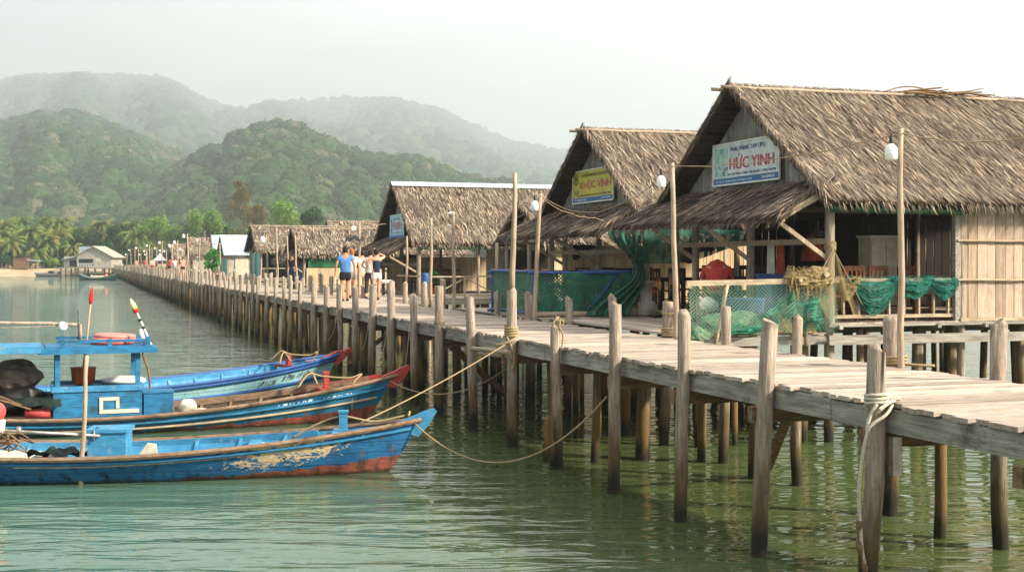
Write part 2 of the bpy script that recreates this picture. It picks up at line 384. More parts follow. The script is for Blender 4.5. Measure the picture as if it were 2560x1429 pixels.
for nm, pr, D, D0, cr, sd_ in HILLS:
    x0, x1 = pr[0][0], pr[-1][0]
    def surf(px, v):   # v 0 at the foot, 1 at the crest
        y = interp(pr, px)
        top = (655-y)*D/F
        Yd = lerp(D0, D, v)
        wob = 1+.16*noise.noise(Vector((px*.006, v*2.2, sd_*3.3)))*math.sin(v*PI)
        prof = (v**.85)*wob
        gul = (.05*noise.noise(Vector((px*.012, v*1.2, sd_*9.1))))*math.sin(v*PI)
        zz = HC+(top)*(prof+gul)-1.5
        return ((px-1280)*Yd/F, Yd, zz)
    b = MB(); b.grid(lambda u, v: surf(lerp(x0, x1, u), v), 90, 24)
    b.grid(lambda u, v: (lambda q: (q[0], q[1]+v*200, q[2]*(1-v)-2*v))(surf(lerp(x0, x1, u), 1)), 90, 2)
    tag(b.build(nm, hm, smooth=True), kind='structure')
    # crowns
    Lw = (min(x1, 2600)-max(x0, -120))*((D+D0)/2)/F; sl_ = math.hypot(D-D0, (655-min(p[1] for p in pr))*D/F)
    n = int(min(7500, Lw*sl_/(cr*cr*.62)))
    for i in range(n):
        px = rs.uniform(max(x0, -120), min(x1, 2600)); v = rs.uniform(0, 1)**.9
        if px > 1500 and v < .6: continue
        q = surf(px, v)
        if px > 1450 and nm == 'x': continue
        r = cr*rs.uniform(.42, .85); a = rs.uniform(0, 6.28); ca, sa = math.cos(a), math.sin(a)
        V = variants[rs.randint(10)]*np.array([r, r, r*rs.uniform(.75, 1.15)])
        V = np.stack([V[:, 0]*ca-V[:, 1]*sa, V[:, 0]*sa+V[:, 1]*ca, V[:, 2]], 1)+np.array([q[0], q[1], q[2]+r*.35])
        FV.append(V); FF.append(lumpF+fo); fo += len(V)
        if sd_ <= 2:
            m_ = 90
            u_ = rs.normal(size=(m_, 3)); u_[:, 2] = np.abs(u_[:, 2])*.9-.15; u_ /= np.linalg.norm(u_, axis=1)[:, None]
            c_ = u_*np.array([r, r, r*.95])*rs.uniform(.9, 1.12, (m_, 1))+np.array([q[0], q[1], q[2]+r*.35])
            e1 = rs.normal(size=(m_, 3))*.62; e2 = rs.normal(size=(m_, 3))*.62
            Q = np.stack([c_-e1, c_+e2, c_+e1], 1).reshape(-1, 3)
            LQ.append(Q); LF.append(np.arange(m_*3).reshape(m_, 3)+lo_); lo_ += m_*3
V = np.concatenate(FV+LQ); Fc = np.concatenate(FF+[f+fo for f in LF])
me = bpy.data.meshes.new('forest'); me.vertices.add(len(V)); me.vertices.foreach_set('co', V.astype(np.float32).ravel())
me.loops.add(Fc.size); me.loops.foreach_set('vertex_index', Fc.astype(np.int32).ravel()); me.polygons.add(len(Fc)); me.polygons.foreach_set('loop_start', np.arange(0, Fc.size, 3, dtype=np.int32)); me.polygons.foreach_set('loop_total', np.full(len(Fc), 3, np.int32))
me.update(calc_edges=True); me.polygons.foreach_set('use_smooth', np.ones(len(Fc), bool))
t = NT('forest_canopy')
rp = t.node('ShaderNodeNewGeometry').outputs['Random Per Island']
c = t.mix(t.range(rp, 0, 1), col('#24422c'), col('#5a7d44'))
c = t.mix(t.range(rp, .86, .95), c, col('#837c62'))
fn = t.noise(t.coord('Position'), .3, 6, .7)
c = t.mix(t.range(fn, .35, .65), c, col('#22402a'))
t.L(c, t.b.inputs['Base Color']); t.b.inputs['Roughness'].default_value = .9; t.b.inputs['Specular IOR Level'].default_value = .1
t.bump(t.noise(t.coord('Position'), .7, 5, .7), 1.6)
me.materials.append(t.m)
tag(link('forest', me), 'dense green rainforest covering the misty hills', 'forest', kind='stuff')
# ---------------------------------------------------------------- pier (local x = away from the boats, local y = along it)
ZD = 1.81
pier = thing('pier', 'long weathered plank pier on rough timber posts running to the shore', 'pier', rz=TH)
S_END = 292.0
b = MB(); s = 6.5
while s < S_END:
    wd = R.uniform(.15, .24) if s < 60 else R.uniform(.4, .6)
    x0 = 6.86+R.uniform(-.05, .06); x1 = 9.34+R.uniform(-.06, .06); dz = R.uniform(-.007, .009); yw = R.uniform(-.012, .012)
    g = R.choice([.008, .012, .02, .03])
    M_ = Matrix.Rotation(yw, 4, 'Z') @ Matrix.Rotation(R.uniform(-.004, .004), 4, 'Y')
    b.box(((x0+x1)/2, s+wd/2, ZD-.021+dz), (x1-x0, wd-g, .042), M=M_)
    s += wd
b.build('deck', M['deck'], pier)
# left posts: measured positions for the near ones, then even spacing
def s_of(px, X_=7.16, off=0.0):
    Y = F*X_/(px-202.0); X = (px-1280)*Y/F
    return TS(Vector((X, Y, 0)))[1]
leftpx = [(2600, 2.0, .085), (2190, 2.30, .083), (1913, 2.46, .083), (1708, 2.47, .075), (1541, 2.53, .078), (1393, 2.10, .07), (1277, 2.63, .085), (1180, 2.45, .082), (1098, 2.60, .086), (1034, 2.37, .08), (978, 2.55, .09), (930, 2.5, .09)]
posts = []
for px, zt, r in leftpx: posts.append((6.785+R.uniform(-.02, .02), s_of(px), zt, r))
s = posts[-1][1]+2.1
while s < S_END-2:
    posts.append((6.785+R.uniform(-.05, .05), s+R.uniform(-.15, .15), R.choice([2.45, 2.5, 2.55, 2.4, 2.3])+R.uniform(-.05, .08), R.uniform(.062, .088))); s += 2.1
rightpx = [(2505, 2.43, .088), (2235, 2.38, .092), (2000, 2.32, .07), (1822, 2.40, .075), (1676, 2.42, .082), (1540, 2.45, .075), (1428, 2.35, .07), (1330, 2.38, .1), (1248, 2.38, .065), (1175, 2.2, .07), (1112, 2.6, .08)]
rposts = []
for px, zt, r in rightpx: rposts.append((9.36, s_of(px, 9.93), zt, r))
s = rposts[-1][1]+2.1
while s < S_END-2:
    rposts.append((9.38+R.uniform(-.05, .05), s+R.uniform(-.15, .15), R.choice([2.4, 2.3, 2.5])+R.uniform(-.05, .08), R.uniform(.07, .1))); s += 2.1
def post_mb(b, t_, s_, zt, r, far=False):
    lx, ly = R.uniform(-.05, .05), R.uniform(-.05, .05)
    n = 6 if far else 14; zs = [-1.4, 0, .5, 1.1, ZD, zt-.02, zt] if not far else [-1.4, .6, zt]
    pts = []; rs_ = []
    for z_ in zs:
        k = (z_-ZD)/3.0
        pts.append((t_+lx*k*2+R.uniform(-.018, .018), s_+ly*k*2+R.uniform(-.018, .018), z_)); rs_.append(r*(1.08-.05*(z_+1)/3.5)*R.uniform(.93, 1.06))
    if not far: rs_[-1] = rs_[-2]*.93
    if not far:   # slanted sawn top
        pass
    o0 = len(b.v); b.tube(pts, rs_, n, jit=.035 if not far else 0)
    if not far:   # tilted sawn top
        tx, ty = R.uniform(-.25, .25), R.uniform(-.25, .25)
        for q in range(len(b.v)-2*n, len(b.v)): v = b.v[q]; b.v[q] = (v[0], v[1], v[2]+(v[0]-t_)*tx+(v[1]-s_)*ty)
allp = sorted([(p[1], p) for p in posts]+[(p[1], p) for p in rposts])
fb = MB()
for i, (_, p) in enumerate(allp):
    if i < 98:
        q = MB(); post_mb(q, *p); o = q.build('post', M['post'], pier, smooth=True)
    else: post_mb(fb, *p, far=True)
tag(fb.build('post', M['post'], pier, smooth=False), kind='stuff')
# stringers between posts, caps, inner piles and braces
for nm, t_ in (('stringer', 6.93), ('stringer', 9.2)):
    b = MB(); s = 6.5
    while s < S_END:
        L_ = R.uniform(3.8, 4.4) if s < 70 else 12
        b.box((t_+R.uniform(-.008, .008), s+L_/2, ZD-.155), (.07, L_-.01, .21), M=Matrix.Rotation(R.uniform(-.006, .006), 4, 'X')); s += L_
    b.build(nm, M['beam'], pier)
cbf = MB(); cbn = 0
for p in posts:
    b = MB() if cbn < 98 else cbf; cbn += 1
    b.box((7.98+R.uniform(-.03, .03), p[1]+p[3]+.05, ZD-.345), (2.55, .1, .165), M=Matrix.Rotation(R.uniform(-.012, .012), 4, 'Y'))
    if b is not cbf: b.build('cross_beam', M['brace'], pier)
tag(cbf.build('cross_beam', M['brace'], pier), kind='stuff')
pb = MB(); k = 0
for i, p in enumerate(posts):
    for t_ in (7.55, 8.35, 9.15):
        if i < 5 and t_ < 9: continue
        if R.random() < .25 and i > 5: continue
        s_ = p[1]+R.uniform(-.6, .9); far = k >= 98
        lx = R.uniform(-.25, .25)
        q = pb if far else MB(); r = R.uniform(.06, .11)
        q.tube([(t_+lx*.5, s_-R.uniform(-.1, .1), -1.4), (t_+lx*.2, s_, .4), (t_, s_+R.uniform(-.05, .05), ZD-.27)], [r*1.1, r*1.05, r], 6 if far else 10, jit=.03)
        if not far: q.build('pile', M['pile'], pier, smooth=True)
        k += 1
tag(pb.build('pile', M['pile'], pier, smooth=False), kind='stuff')
for s_, t0, t1, ds in ((posts[3][1]+.9, 8.9, 9.3, 1.5), (posts[8][1]+.3, 7.1, 8.8, 1.2), (posts[13][1]+.3, 8.8, 7.3, 1.0)):
    MB().bar((t0, s_, 1.4), (t1, s_+ds, .15), .09, .12).build('brace', M['brace'], pier)
for s_ in (posts[6][1]+.06,):     # pair of poles lashed beside the mooring post
    b = MB(); b.tube(jagline((6.68, s_-.3, 1.60), (6.62, s_+1.6, 1.54), 5), .04, 8); b.tube(jagline((6.74, s_-.2, 1.52), (6.70, s_+1.5, 1.46), 5), .035, 8); b.build('lashed_pole', M['pole'], pier, smooth=True)
MB().box((6.9, 9.75, 1.35), (.09, .07, .34)).build('iron_bracket', M['steel'], pier)
def ringrope(name, label, t_, s_, z_, r, turns, m, tails=(), cat='rope', group=None, rr=.017):
    pts = []
    for i in range(int(turns*14)+1):
        a = i/14*2*PI; pts.append((t_+math.cos(a)*(r+rr*.8+R.uniform(0, .006)), s_+math.sin(a)*(r+rr*.8), z_+rr*2.1*i/14+R.uniform(-.006, .006)))
    b = MB(); b.tube(pts, rr, 7)
    for tl in tails: b.tube(spline(tl, 8), rr, 7)
    o = b.build(name, m, None, smooth=True, rot=(0, 0, TH)); return tag(o, label, cat, group)
P = posts; RP = rposts
# rope on the near post with its tail hanging to the water
t_, s_, r_ = P[1][0], P[1][1], P[1][3]
ringrope('mooring_rope', 'white rope knotted round near pier post, frayed tail hanging to the water', t_, s_, 1.80, r_, 3, M['rope_white'],
   [[(t_+.09, s_-.08, 1.84), (t_+.16, s_-.1, 1.86), (t_+.19, s_-.05, 1.84), (t_+.05, s_-.13, 1.83), (t_-.08, s_-.15, 1.77)],
    [(t_+.1, s_-.1, 1.80), (t_-.02, s_-.16, 1.72), (t_-.16, s_-.12, 1.6), (t_-.21, s_-.08, 1.3), (t_-.225, s_-.06, 1.0), (t_-.2, s_-.05, .72), (t_-.17, s_-.03, .5), (t_-.1, s_, .3)],
    [(t_-.08, s_-.12, 1.82), (t_-.14, s_-.1, 1.7), (t_-.17, s_-.1, 1.58)]], rr=.016)
b = MB(); b.tube(spline([(t_-.205, s_-.05, .78), (t_-.215, s_-.03, .62), (t_-.16, s_-.02, .42), (t_-.09, s_, .27)], 8), [.02+.012*math.sin(i*.7) for i in range(25)], 7)
tag(b.build('rope_end', M['brace'], None, smooth=True, rot=(0, 0, TH)), 'weedy frayed brown rope end dangling beside the near pier post', 'rope end')
t_, s_, r_ = P[6][0], P[6][1], P[6][3]
ringrope('mooring_rope', 'thick tan rope coiled round the pier post carrying a tall pole', t_, s_, 1.83, r_, 4.5, M['rope'], [[(t_+.1, s_-.05, 1.85), (t_-.05, s_-.15, 1.78), (t_-.2, s_-.1, 1.72), (t_-.26, s_, 1.7)], [(t_-.1, s_-.08, 1.84), (t_-.02, s_-.16, 1.6), (t_+.0, s_-.14, 1.4), (t_-.03, s_-.12, 1.3)]], rr=.02)
t_, s_, r_ = P[8][0], P[8][1], P[8][3]
ringrope('post_rope', 'thin tan rope wound low round a pier post left of the coiled rope', t_, s_, 1.84, r_, 2.5, M['rope'], [[(t_-.09, s_-.05, 1.86), (t_-.07, s_-.1, 2.05), (t_-.04, s_-.1, 2.2)]], rr=.014)
t_, s_, r_ = P[5][0], P[5][1], P[5][3]
b = MB()
for k in range(7): b.tube(spline([(t_+R.uniform(-.03, .03), s_+R.uniform(-.03, .03), 2.06), (t_+R.uniform(-.05, .12), s_+R.uniform(-.08, .05), 2.16), (t_+R.uniform(.0, .14), s_+R.uniform(-.08, .08), 2.24+R.uniform(-.03, .04))], 5), .014, 6)
b.tube(spline([(t_+.03, s_-.05, 2.1), (t_+.09, s_-.05, 2.0), (t_+.085, s_-.03, 1.8), (t_+.08, s_-.02, 1.6)], 6), .014, 6)
tag(b.build('rope_bundle', M['rope'], None, smooth=True, rot=(0, 0, TH)), 'frayed knot of rope on top of the shortest near pier post', 'rope')
b = MB(); b.tube(jagline((t_-.1, s_-.08, 1.6), (t_-.12, s_-.1, .75), 5, .008), .009, 6); b.tube(jagline((t_-.15, s_-.08, .8), (t_-.2, s_-.1, .1), 6, .02), [.03, .05, .06, .055, .06, .05, .03], 8, jit=.1); b.tube(jagline((t_-.1, s_-.1, .78), (t_-.11, s_-.12, .05), 6, .02), [.02, .035, .04, .035, .04, .04, .03], 8, jit=.1)
tag(b.build('rope_bundle', M['pile'], None, smooth=True, rot=(0, 0, TH)), 'weedy bundle of old rope hanging at the water by a pier post', 'rope')
for i, lab, z0, tn in ((4, 'double rope ring round the stubby right post beside the net platform', 2.2, 1.6), (4, 'thick coil of rope at the foot of the lamp pole beside the net platform', 1.83, 4), (1, 'rope tied at the foot of the tall lamp pole before the net rail', 1.83, 3)):
    t_, s_, r_ = RP[i][0], RP[i][1], RP[i][3]
    ringrope('post_rope', lab, t_+.03, s_-.03, z0, r_+.04, tn, M['rope'], [[(t_+.14, s_-.1, 1.84), (t_+.3, s_-.2, 1.83), (t_+.45, s_-.25, 1.825)]] if i == 1 else [], rr=.018 if tn > 2 else .014)
b = MB(); 
for k in range(5):
    i = 9+k; q = P[i]
    b.tube(spline([(q[0]-.1, q[1]-.05, R.uniform(1.4, 1.8)), (q[0]-.13, q[1]+.1, R.uniform(1.0, 1.4)), (q[0]-.05+R.uniform(-.2, .2), q[1]+.4, R.uniform(.5, 1.0))], 6), .007, 5)
tag(b.build('tangled_line', M['rope_white'], None, smooth=True, rot=(0, 0, TH)), 'loose pale fishing lines snagged on pier posts behind the blue bows', 'fishing line')
# ---------------------------------------------------------------- thatch and huts (local x = away from pier, y = along pier, z up)
def thatch(b, r0, r1, e0, e1, n, ln, wd, fringe=1.0, lift=.022, rag=.26, rows=13):
    """leaf blades over the slope between ridge r0-r1 and eave e0-e1"""
    r0, r1, e0, e1 = map(Vector, (r0, r1, e0, e1))
    nrm = (r1-r0).cross(e0-r0).normalized()
    if nrm.z < 0: nrm = -nrm
    for i in range(n):
        u = R.random(); v = R.random(); v = (int(v*rows)+R.random()**2.2)/rows if R.random() < .55 else v
        a = r0.lerp(r1, u); e = e0.lerp(e1, u); d = (e-a).normalized(); sd_ = (r1-r0).normalized()
        l = ln*R.uniform(.55, 1.3); yaw = R.gauss(.06, rag*.6)
        L_ = (e-a).length; p = a+d*(v*(L_-l*.55))+nrm*(.02+R.uniform(0, .05))
        dd = (d+sd_*yaw).normalized()*l
        lf = lift*R.uniform(-.3, 1.6)*(2.2 if R.random() < .06 else 1)
        b.blade(p, dd, (sd_-d*yaw+nrm*R.uniform(-.5, .5)).normalized(), wd*R.uniform(.4, 1.2), nrm*lf+Vector((0, 0, -.02)))
    m = int((e1-e0).length*fringe*46)
    for i in range(m):
        u = R.random(); e = e0.lerp(e1, u); a = r0.lerp(r1, u); d = (e-a).normalized(); sd_ = (e1-e0).normalized()
        l = ln*R.uniform(.3, .85)*(1.5 if R.random() < .08 else 1); dd = (d+Vector((0, 0, -R.uniform(.1, .9)))+sd_*R.gauss(.04, .25)).normalized()*l
        b.blade(e-d*l*.45+nrm*R.uniform(-.08, .03), dd, (sd_+nrm*R.uniform(-.6, .6)).normalized(), wd*R.uniform(.4, 1.0), (0, 0, -.04))
def rake(b, p0, p1, out, n, ln, wd):
    p0, p1, out = Vector(p0), Vector(p1), Vector(out); d = (p1-p0).normalized()
    for i in range(n):
        p = p0.lerp(p1, R.random()); l = ln*R.uniform(.4, 1.1)
        dd = (d*R.uniform(.6, 1.0)+out*R.uniform(0, .45)+Vector((0, 0, -R.uniform(.0, .7)))).normalized()*l
        b.blade(p-dd*.35+Vector((0, 0, R.uniform(-.02, .1))), dd, (out+d.cross(out)*R.uniform(-1, 1)).normalized(), wd*R.uniform(.4, 1), (0, 0, -.05))
def slab(b, r0, r1, e0, e1, th):
    r0, r1, e0, e1 = map(Vector, (r0, r1, e0, e1)); nrm = (r1-r0).cross(e0-r0).normalized()
    if nrm.z < 0: nrm = -nrm
    dn = nrm*-th
    b.add([r0, r1, e1, e0, r0+dn, r1+dn, e1+dn, e0+dn], [(0, 1, 2, 3), (7, 6, 5, 4), (0, 4, 5, 1), (1, 5, 6, 2), (2, 6, 7, 3), (3, 7, 4, 0)])
def planks(b, x0, x1, zb, ztop, y, th=.022, wmin=.13, wmax=.22, axis='x', gap=.006, vary=.03):
    """vertical boards along x (or y) between zb and ztop(u)"""
    x = x0
    while x < x1-.03:
        w_ = min(R.uniform(wmin, wmax), x1-x); xa, xb = x+gap/2, x+w_-gap/2
        ta, tb = (ztop(xa), ztop(xb)) if callable(ztop) else (ztop, ztop)
        zb_ = (zb(x) if callable(zb) else zb)+R.uniform(-vary, vary)*.5; o = R.uniform(-.006, .006)
        if ta > zb_ and tb > zb_:
            poly = [(xa, zb_), (xb, zb_), (xb, tb), (xa, ta)]
            if axis == 'x': b.prism(poly, 'y', y+o, y+o+th)
            else: b.prism(poly, 'x', y+o, y+o+th)
        x += w_
def hut(name, label, t0, s0, L, Wd, zf, ze, zr, dens=1.0, ln=.45, wd=.022, oh=.45, ohx=.35, porch=None, gable='gable', ridge='pole', cat='hut', stilts=24, posts=True, far=False, mat='thatch', group=None, floor=True):
    h = thing(name, label, cat, W(t0, s0), TH, group); h['_dims'] = 0; del h['_dims']
    ym = Wd/2; k = (zr-ze)/(ym+oh); zw = zr-k*ym            # height of roof plane above the wall line
    A, B = (-ohx, ym, zr), (L+.3, ym, zr); n0, n1 = (-ohx, -oh, ze), (L+.3, -oh, ze); f0, f1 = (-ohx, Wd+oh, ze), (L+.3, Wd+oh, ze)
    b = MB(); ar = L*math.hypot(ym+oh, zr-ze)
    if mat == 'thatch':
        thatch(b, A, B, n0, n1, int(ar*230*dens), ln, wd)
        thatch(b, A, B, f0, f1, int(ar*38*dens), ln, wd*1.2, fringe=.7)
        rake(b, A, n0, (-1, 0, 0), int(150*dens)+20, ln*.9, wd); rake(b, A, f0, (-1, 0, 0), int(170*dens)+20, ln, wd)
        up = Vector((0, 0, .05))
        for i in range(int(L*60*dens)):   # cap
            p = Vector((R.uniform(-ohx, L+.3), ym, zr+R.uniform(0, .05))); sgn = R.choice((-1, -1, 1))
            b.blade(p, Vector((R.uniform(-.15, .2), sgn*.8, -k*.8)).normalized()*ln*R.uniform(.5, .9), (1, 0, 0), wd*R.uniform(.6, 1.3), (0, 0, .02))
    o = b.build('roof', M[mat], h) if mat == 'thatch' else None
    u = MB(); dn = Vector((0, 0, -.02))
    slab(u, A, B, n0, n1, .07); slab(u, Vector(A)+dn*.2, Vector(B)+dn*.2, f0, f1, .07)
    if mat == 'thatch': u.build('thatch_base', M['thatch_under'], o)
    else: o = u.build('roof', M[mat], h)
    if ridge == 'pole':
        q = MB()
        for sg in (-1, 1): q.tube(jagline((-ohx-.25, ym+sg*.2, zr-.2*k+.07), (L*.62, ym+sg*.2, zr-.2*k+.07), 8, .015), .035, 7); q.tube(jagline((L*.6, ym+sg*.22, zr-.2*k+.06), (L+.4, ym+sg*.22, zr-.2*k+.05), 8, .015), .03, 7)
        q.build('ridge_pole', M['pole'], o, smooth=True)
    elif ridge == 'metal':
        q = MB(); xx = -ohx-.05
        while xx < L*.8:
            x2 = xx+1.9; dz = R.uniform(0, .012)
            slab(q, (xx, ym, zr+.1+dz), (x2, ym, zr+.1+dz), (xx, ym-.3, zr-.3*k+.12+dz), (x2, ym-.3, zr-.3*k+.12+dz), .008)
            slab(q, (xx, ym, zr+.098+dz), (x2, ym, zr+.098+dz), (xx, ym+.3, zr-.3*k+.12+dz), (x2, ym+.3, zr-.3*k+.12+dz), .008); xx += 1.88
        q.build('ridge_cap', M['metal'], o)
    # purlins and rafters seen under the overhang
    q = MB()
    for sg in (-1, 1):
        for f in (.12, .3, .48, .66, .84):
            y = ym+sg*f*(ym+oh); z_ = zr-f*(zr-ze)-.13; q.bar((-ohx+.06, y, z_), (L, y, z_), .06, .07)
        for x in (.25, 2.6, 5, 7.5):
            if x < L: q.bar((x, ym+sg*.03, zr-.26), (x, ym+sg*(ym+oh*.7), zr-.24-(zr-ze)*(ym+oh*.7)/(ym+oh)), .07, .09)
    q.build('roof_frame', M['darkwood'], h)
    ztie = zw-.18
    q = MB()
    for y in (0.0, Wd): q.bar((-.1, y, ztie), (L, y, ztie), .1, .12)
    for x in (.28, L-.1): q.bar((x, -.05, ztie+.1), (x, Wd+.05, ztie+.1), .1, .1)
    q.build('tie_beam', M['beam_x'], h)
    if gable:
        q = MB(); planks(q, .25, Wd-.25, ztie+.02, lambda y: zr-.16-k*abs(y-ym), .12, axis='y')
        q.build('gable_wall', M[gable], h)
    if posts:
        for (x, y, r) in ((0, 0, .085), (0, Wd*.46, .075), (0, Wd*.84, .075), (0, Wd, .075), (L*.28, 0, .07), (L*.64, 0, .07), (L*.97, 0, .07), (L*.3, Wd, .07), (L*.64, Wd, .07), (L*.97, Wd, .07)):
            q = MB(); q.tube(jagline((x+R.uniform(-.06, .06), y, -1.3), (x, y, ztie-.06), 6, .012), r, 10, jit=.03); q.build('post', M['post'], h, smooth=True)
    if floor:
        q = MB(); x = -.05
        while x < L:
            w_ = R.uniform(.14, .22); q.box((x+w_/2, ym, zf-.02+R.uniform(-.004, .004)), (w_-.01, Wd+.2, .036)); x += w_
        q.build('floor', M['deck'], h)
        q = MB()
        for y in (-.13, Wd+.13): q.bar((-.1, y, zf-.045), (L, y, zf-.045), .03, .05)
        for i in range(int(L/1.0)+1): q.bar((i*1.0+.1, -.2, zf-.075), (i*1.0+.1, Wd+.2, zf-.075), .07, .07)
        for y in (-.19, ym, Wd+.19): q.bar((-.15, y, zf-.29), (L, y, zf-.29), .07, .16)
        q.build('floor_beam', M['beam_x'], h)
    for i in range(stilts):
        x = (i % 8+.5)*L/8+R.uniform(-.3, .3); y = (i//8)*(Wd-.4)/max(1, (stilts//8-1))+.2+R.uniform(-.25, .25) if stilts > 8 else R.uniform(0, .5)
        q = MB(); r = R.uniform(.05, .1); lx = R.uniform(-.2, .2)
        q.tube([(x+lx, y, -1.4), (x+lx*.4, y, .4), (x, y, zf-.12)], [r*1.1, r, r], 8, jit=.04); q.build('stilt', M['pile'], h, smooth=True)
    if porch:
        y0, y1, zt, zl, ex = porch
        q = MB(); a0, a1, c0, c1 = (.1, y0+.1, zt), (.1, y1, zt), (-ex, y0-.05, zl), (-ex, y1+.35, zl)
        thatch(q, a0, a1, c0, c1, int((y1-y0)*1.4*330*dens), ln*.95, wd, fringe=1.8, lift=.03, rag=.3, rows=5)
        rake(q, a0, c0, (0, -1, 0), int(60*dens)+10, ln, wd)
        g = q.build('porch_roof', M['thatch_dark'] if mat == 'thatch' else M['thatch'], h)
        q = MB(); slab(q, Vector(a0)+dn*2, Vector(a1)+dn*2, Vector(c0)+dn*2, Vector(c1)+dn*2, .06); q.build('thatch_base', M['thatch_under'], g)
        q = MB(); q.bar((-ex+.1, y0, zl-.06), (-ex+.1, y1+.2, zl-.06), .07, .07)
        for y in (0.02, Wd*.46, Wd*.84): q.bar((.0, y, zl-.75), (-ex+.1, y, zl-.1), .06, .07)
        q.bar((-.02, -.05, zl-.42), (-.02, Wd, zl-.42), .08, .1)
        q.build('porch_brace', M['pole'], h)
    return h, dict(ym=ym, k=k, zw=zw, ztie=ztie)
def railing(h, x0, x1, y, zf, hh=.72, nb=9, m='rail'):
    q = MB(); q.bar((x0, y, zf+hh), (x1, y, zf+hh), .05, .06); q.bar((x0, y, zf+.1), (x1, y, zf+.1), .045, .06)
    for i in range(nb): x = lerp(x0+.2, x1-.15, i/(nb-1)); q.bar((x, y, zf+.13), (x, y, zf+hh-.03), .03, .055, up=(0, 1, 0))
    return q.build('railing', M[m], h)
# signs hang on gables; text reads from the pier side: text x runs along -y, up along z
def sign(name, label, h, y_far, y_near, z0, z1, x, board, items, tilt=0, extra=None):
    s_ = thing(name, label, 'sign', h.matrix_world @ Vector((0, 0, 0)) if False else h.location, TH)
    b = MB(); b.box((x, (y_far+y_near)/2, (z0+z1)/2), (.03, y_far-y_near, z1-z0)); b.build('board', M[board], s_)
    fb = MB(); e = .014
    for (ya, yb, za, zb) in ((y_near, y_far, z0, z0), (y_near, y_far, z1, z1), (y_near, y_near, z0, z1), (y_far, y_far, z0, z1)): fb.bar((x-.012, ya, za), (x-.012, yb, zb), .028, .028)
    fb.build('frame', M['white'], s_)
    def put(txt, cx, cz, w_, h_, m, bold=0, slant=0):
        vs, fs = fit_text(txt, w_, h_)
        q = MB()
        for oy in ([0] if not bold else [-bold, 0, bold]):
            q.add([(x-.0185-.0004*abs(oy)*50, y_far-(cx+v[0]+oy), z0+cz+v[1]+slant*(cx+v[0])) for v in vs], fs)
        q.build('lettering', m, s_)
    def patch(xa, xb, za, zb, m):
        MB().add([(x-.0165, y_far-xa, z0+za), (x-.0165, y_far-xb, z0+za), (x-.0165, y_far-xb, z0+zb), (x-.0165, y_far-xa, z0+zb)], [(0, 1, 2, 3)]).build('band', m, s_)
    items(put, patch, s_, x, y_far, z0)
    return s_
M['sign_white'] = pm('faded_white_sign', '#d9dfdf', '#bfcbce', ns=2, rough=.5, grime=('#9aa096', 2.2, .5, .75))
M['sign_yellow'] = pm('faded_yellow_sign', '#c9bd52', '#b0a648', ns=2, rough=.5, grime=('#8f8a52', 2.5, .58, .78))
M['sign_blue'] = pm('faded_blue_sign', '#a9cfdb', '#86b5c6', ns=2, rough=.5)
M['band_blue'] = pm('sign_blue_band', '#3c6fa8', '#33608f', rough=.5)
M['ink_red'] = pm('faded_red_paint', '#c4646a', '#ac4e55', ns=9, rough=.6)
M['ink_blue'] = pm('faded_navy_paint', '#3a4f86', '#31426f', ns=9, rough=.6)
M['ink_dark'] = pm('dark_sign_paint', '#4a5040', '#3a3f38', ns=9, rough=.6)
M['ink_white'] = pm('white_sign_paint', '#e8ecec', '#ccd6dc', ns=9, rough=.6)
M['ink_pale'] = pm('pale_green_picture', '#b9d3c6', '#8fb3b0', ns=6, rough=.6, grime=('#3f6a78', 5, .56, .62))
# ---------------------------------------------------------------- the three large huts
Z1 = 2.04
h1, d1 = hut('thatched_hut', 'largest thatched hut, white signboard on its gable and faded plank wall', 12.2, 19.1, 9.6, 6.0, Z1, 4.12, 6.5, dens=3.0, ln=.4, wd=.0098, porch=(-.12, 6.4, 4.5, 3.86, 1.08), stilts=32, cat='hut')
h2, d2 = hut('thatched_hut', 'middle thatched hut with yellow signboard on its gable', 12.2, 26.6, 8.2, 6.2, 1.96, 4.05, 6.42, dens=2.0, ln=.4, wd=.012, porch=(-.12, 6.6, 4.45, 3.75, 1.25), stilts=24)
h3, d3 = hut('thatched_hut', 'thatched hut with grey metal ridge cap and small blue sign', 12.2, 47.3, 8.4, 6.0, 1.84, 3.78, 6.22, dens=1.4, ln=.42, wd=.016, porch=(-.1, 6.3, 4.1, 3.4, 1.25), stilts=16, ridge='metal')
# porch floors joining the pier
def platform(h, x0, x1, y0, y1, z, lab='porch_floor'):
    q = MB(); x = x0
    while x < x1-.02:
        w_ = min(R.uniform(.13, .2), x1-x); q.box((x+w_/2, (y0+y1)/2, z-.02+R.uniform(-.005, .005)), (w_-.012, y1-y0+R.uniform(-.05, .05), .036)); x += w_
    q.build(lab, M['deck'], h)
    for yy in (y0+.03, y1-.03): MB().bar((x0, yy, z-.13), (x1, yy, z-.13), .06, .15).build('porch_beam', M['beam_x'], h)
    for i in range(8):
        q = MB(); q.tube([(lerp(x0, x1, (i % 4+.5)/4), lerp(y0+.2, y1-.2, i//4), -1.4), (lerp(x0, x1, (i % 4+.5)/4), lerp(y0+.2, y1-.2, i//4), z-.05)], R.uniform(.05, .09), 8, jit=.04); q.build('stilt', M['pile'], h, smooth=True)
platform(h1, -2.74, -.1, -.05, 6.0, 1.88); platform(h2, -2.74, -.1, -.6, 6.2, 1.86); platform(h3, -2.74, 3.2, -5.2, -.25, 1.84)
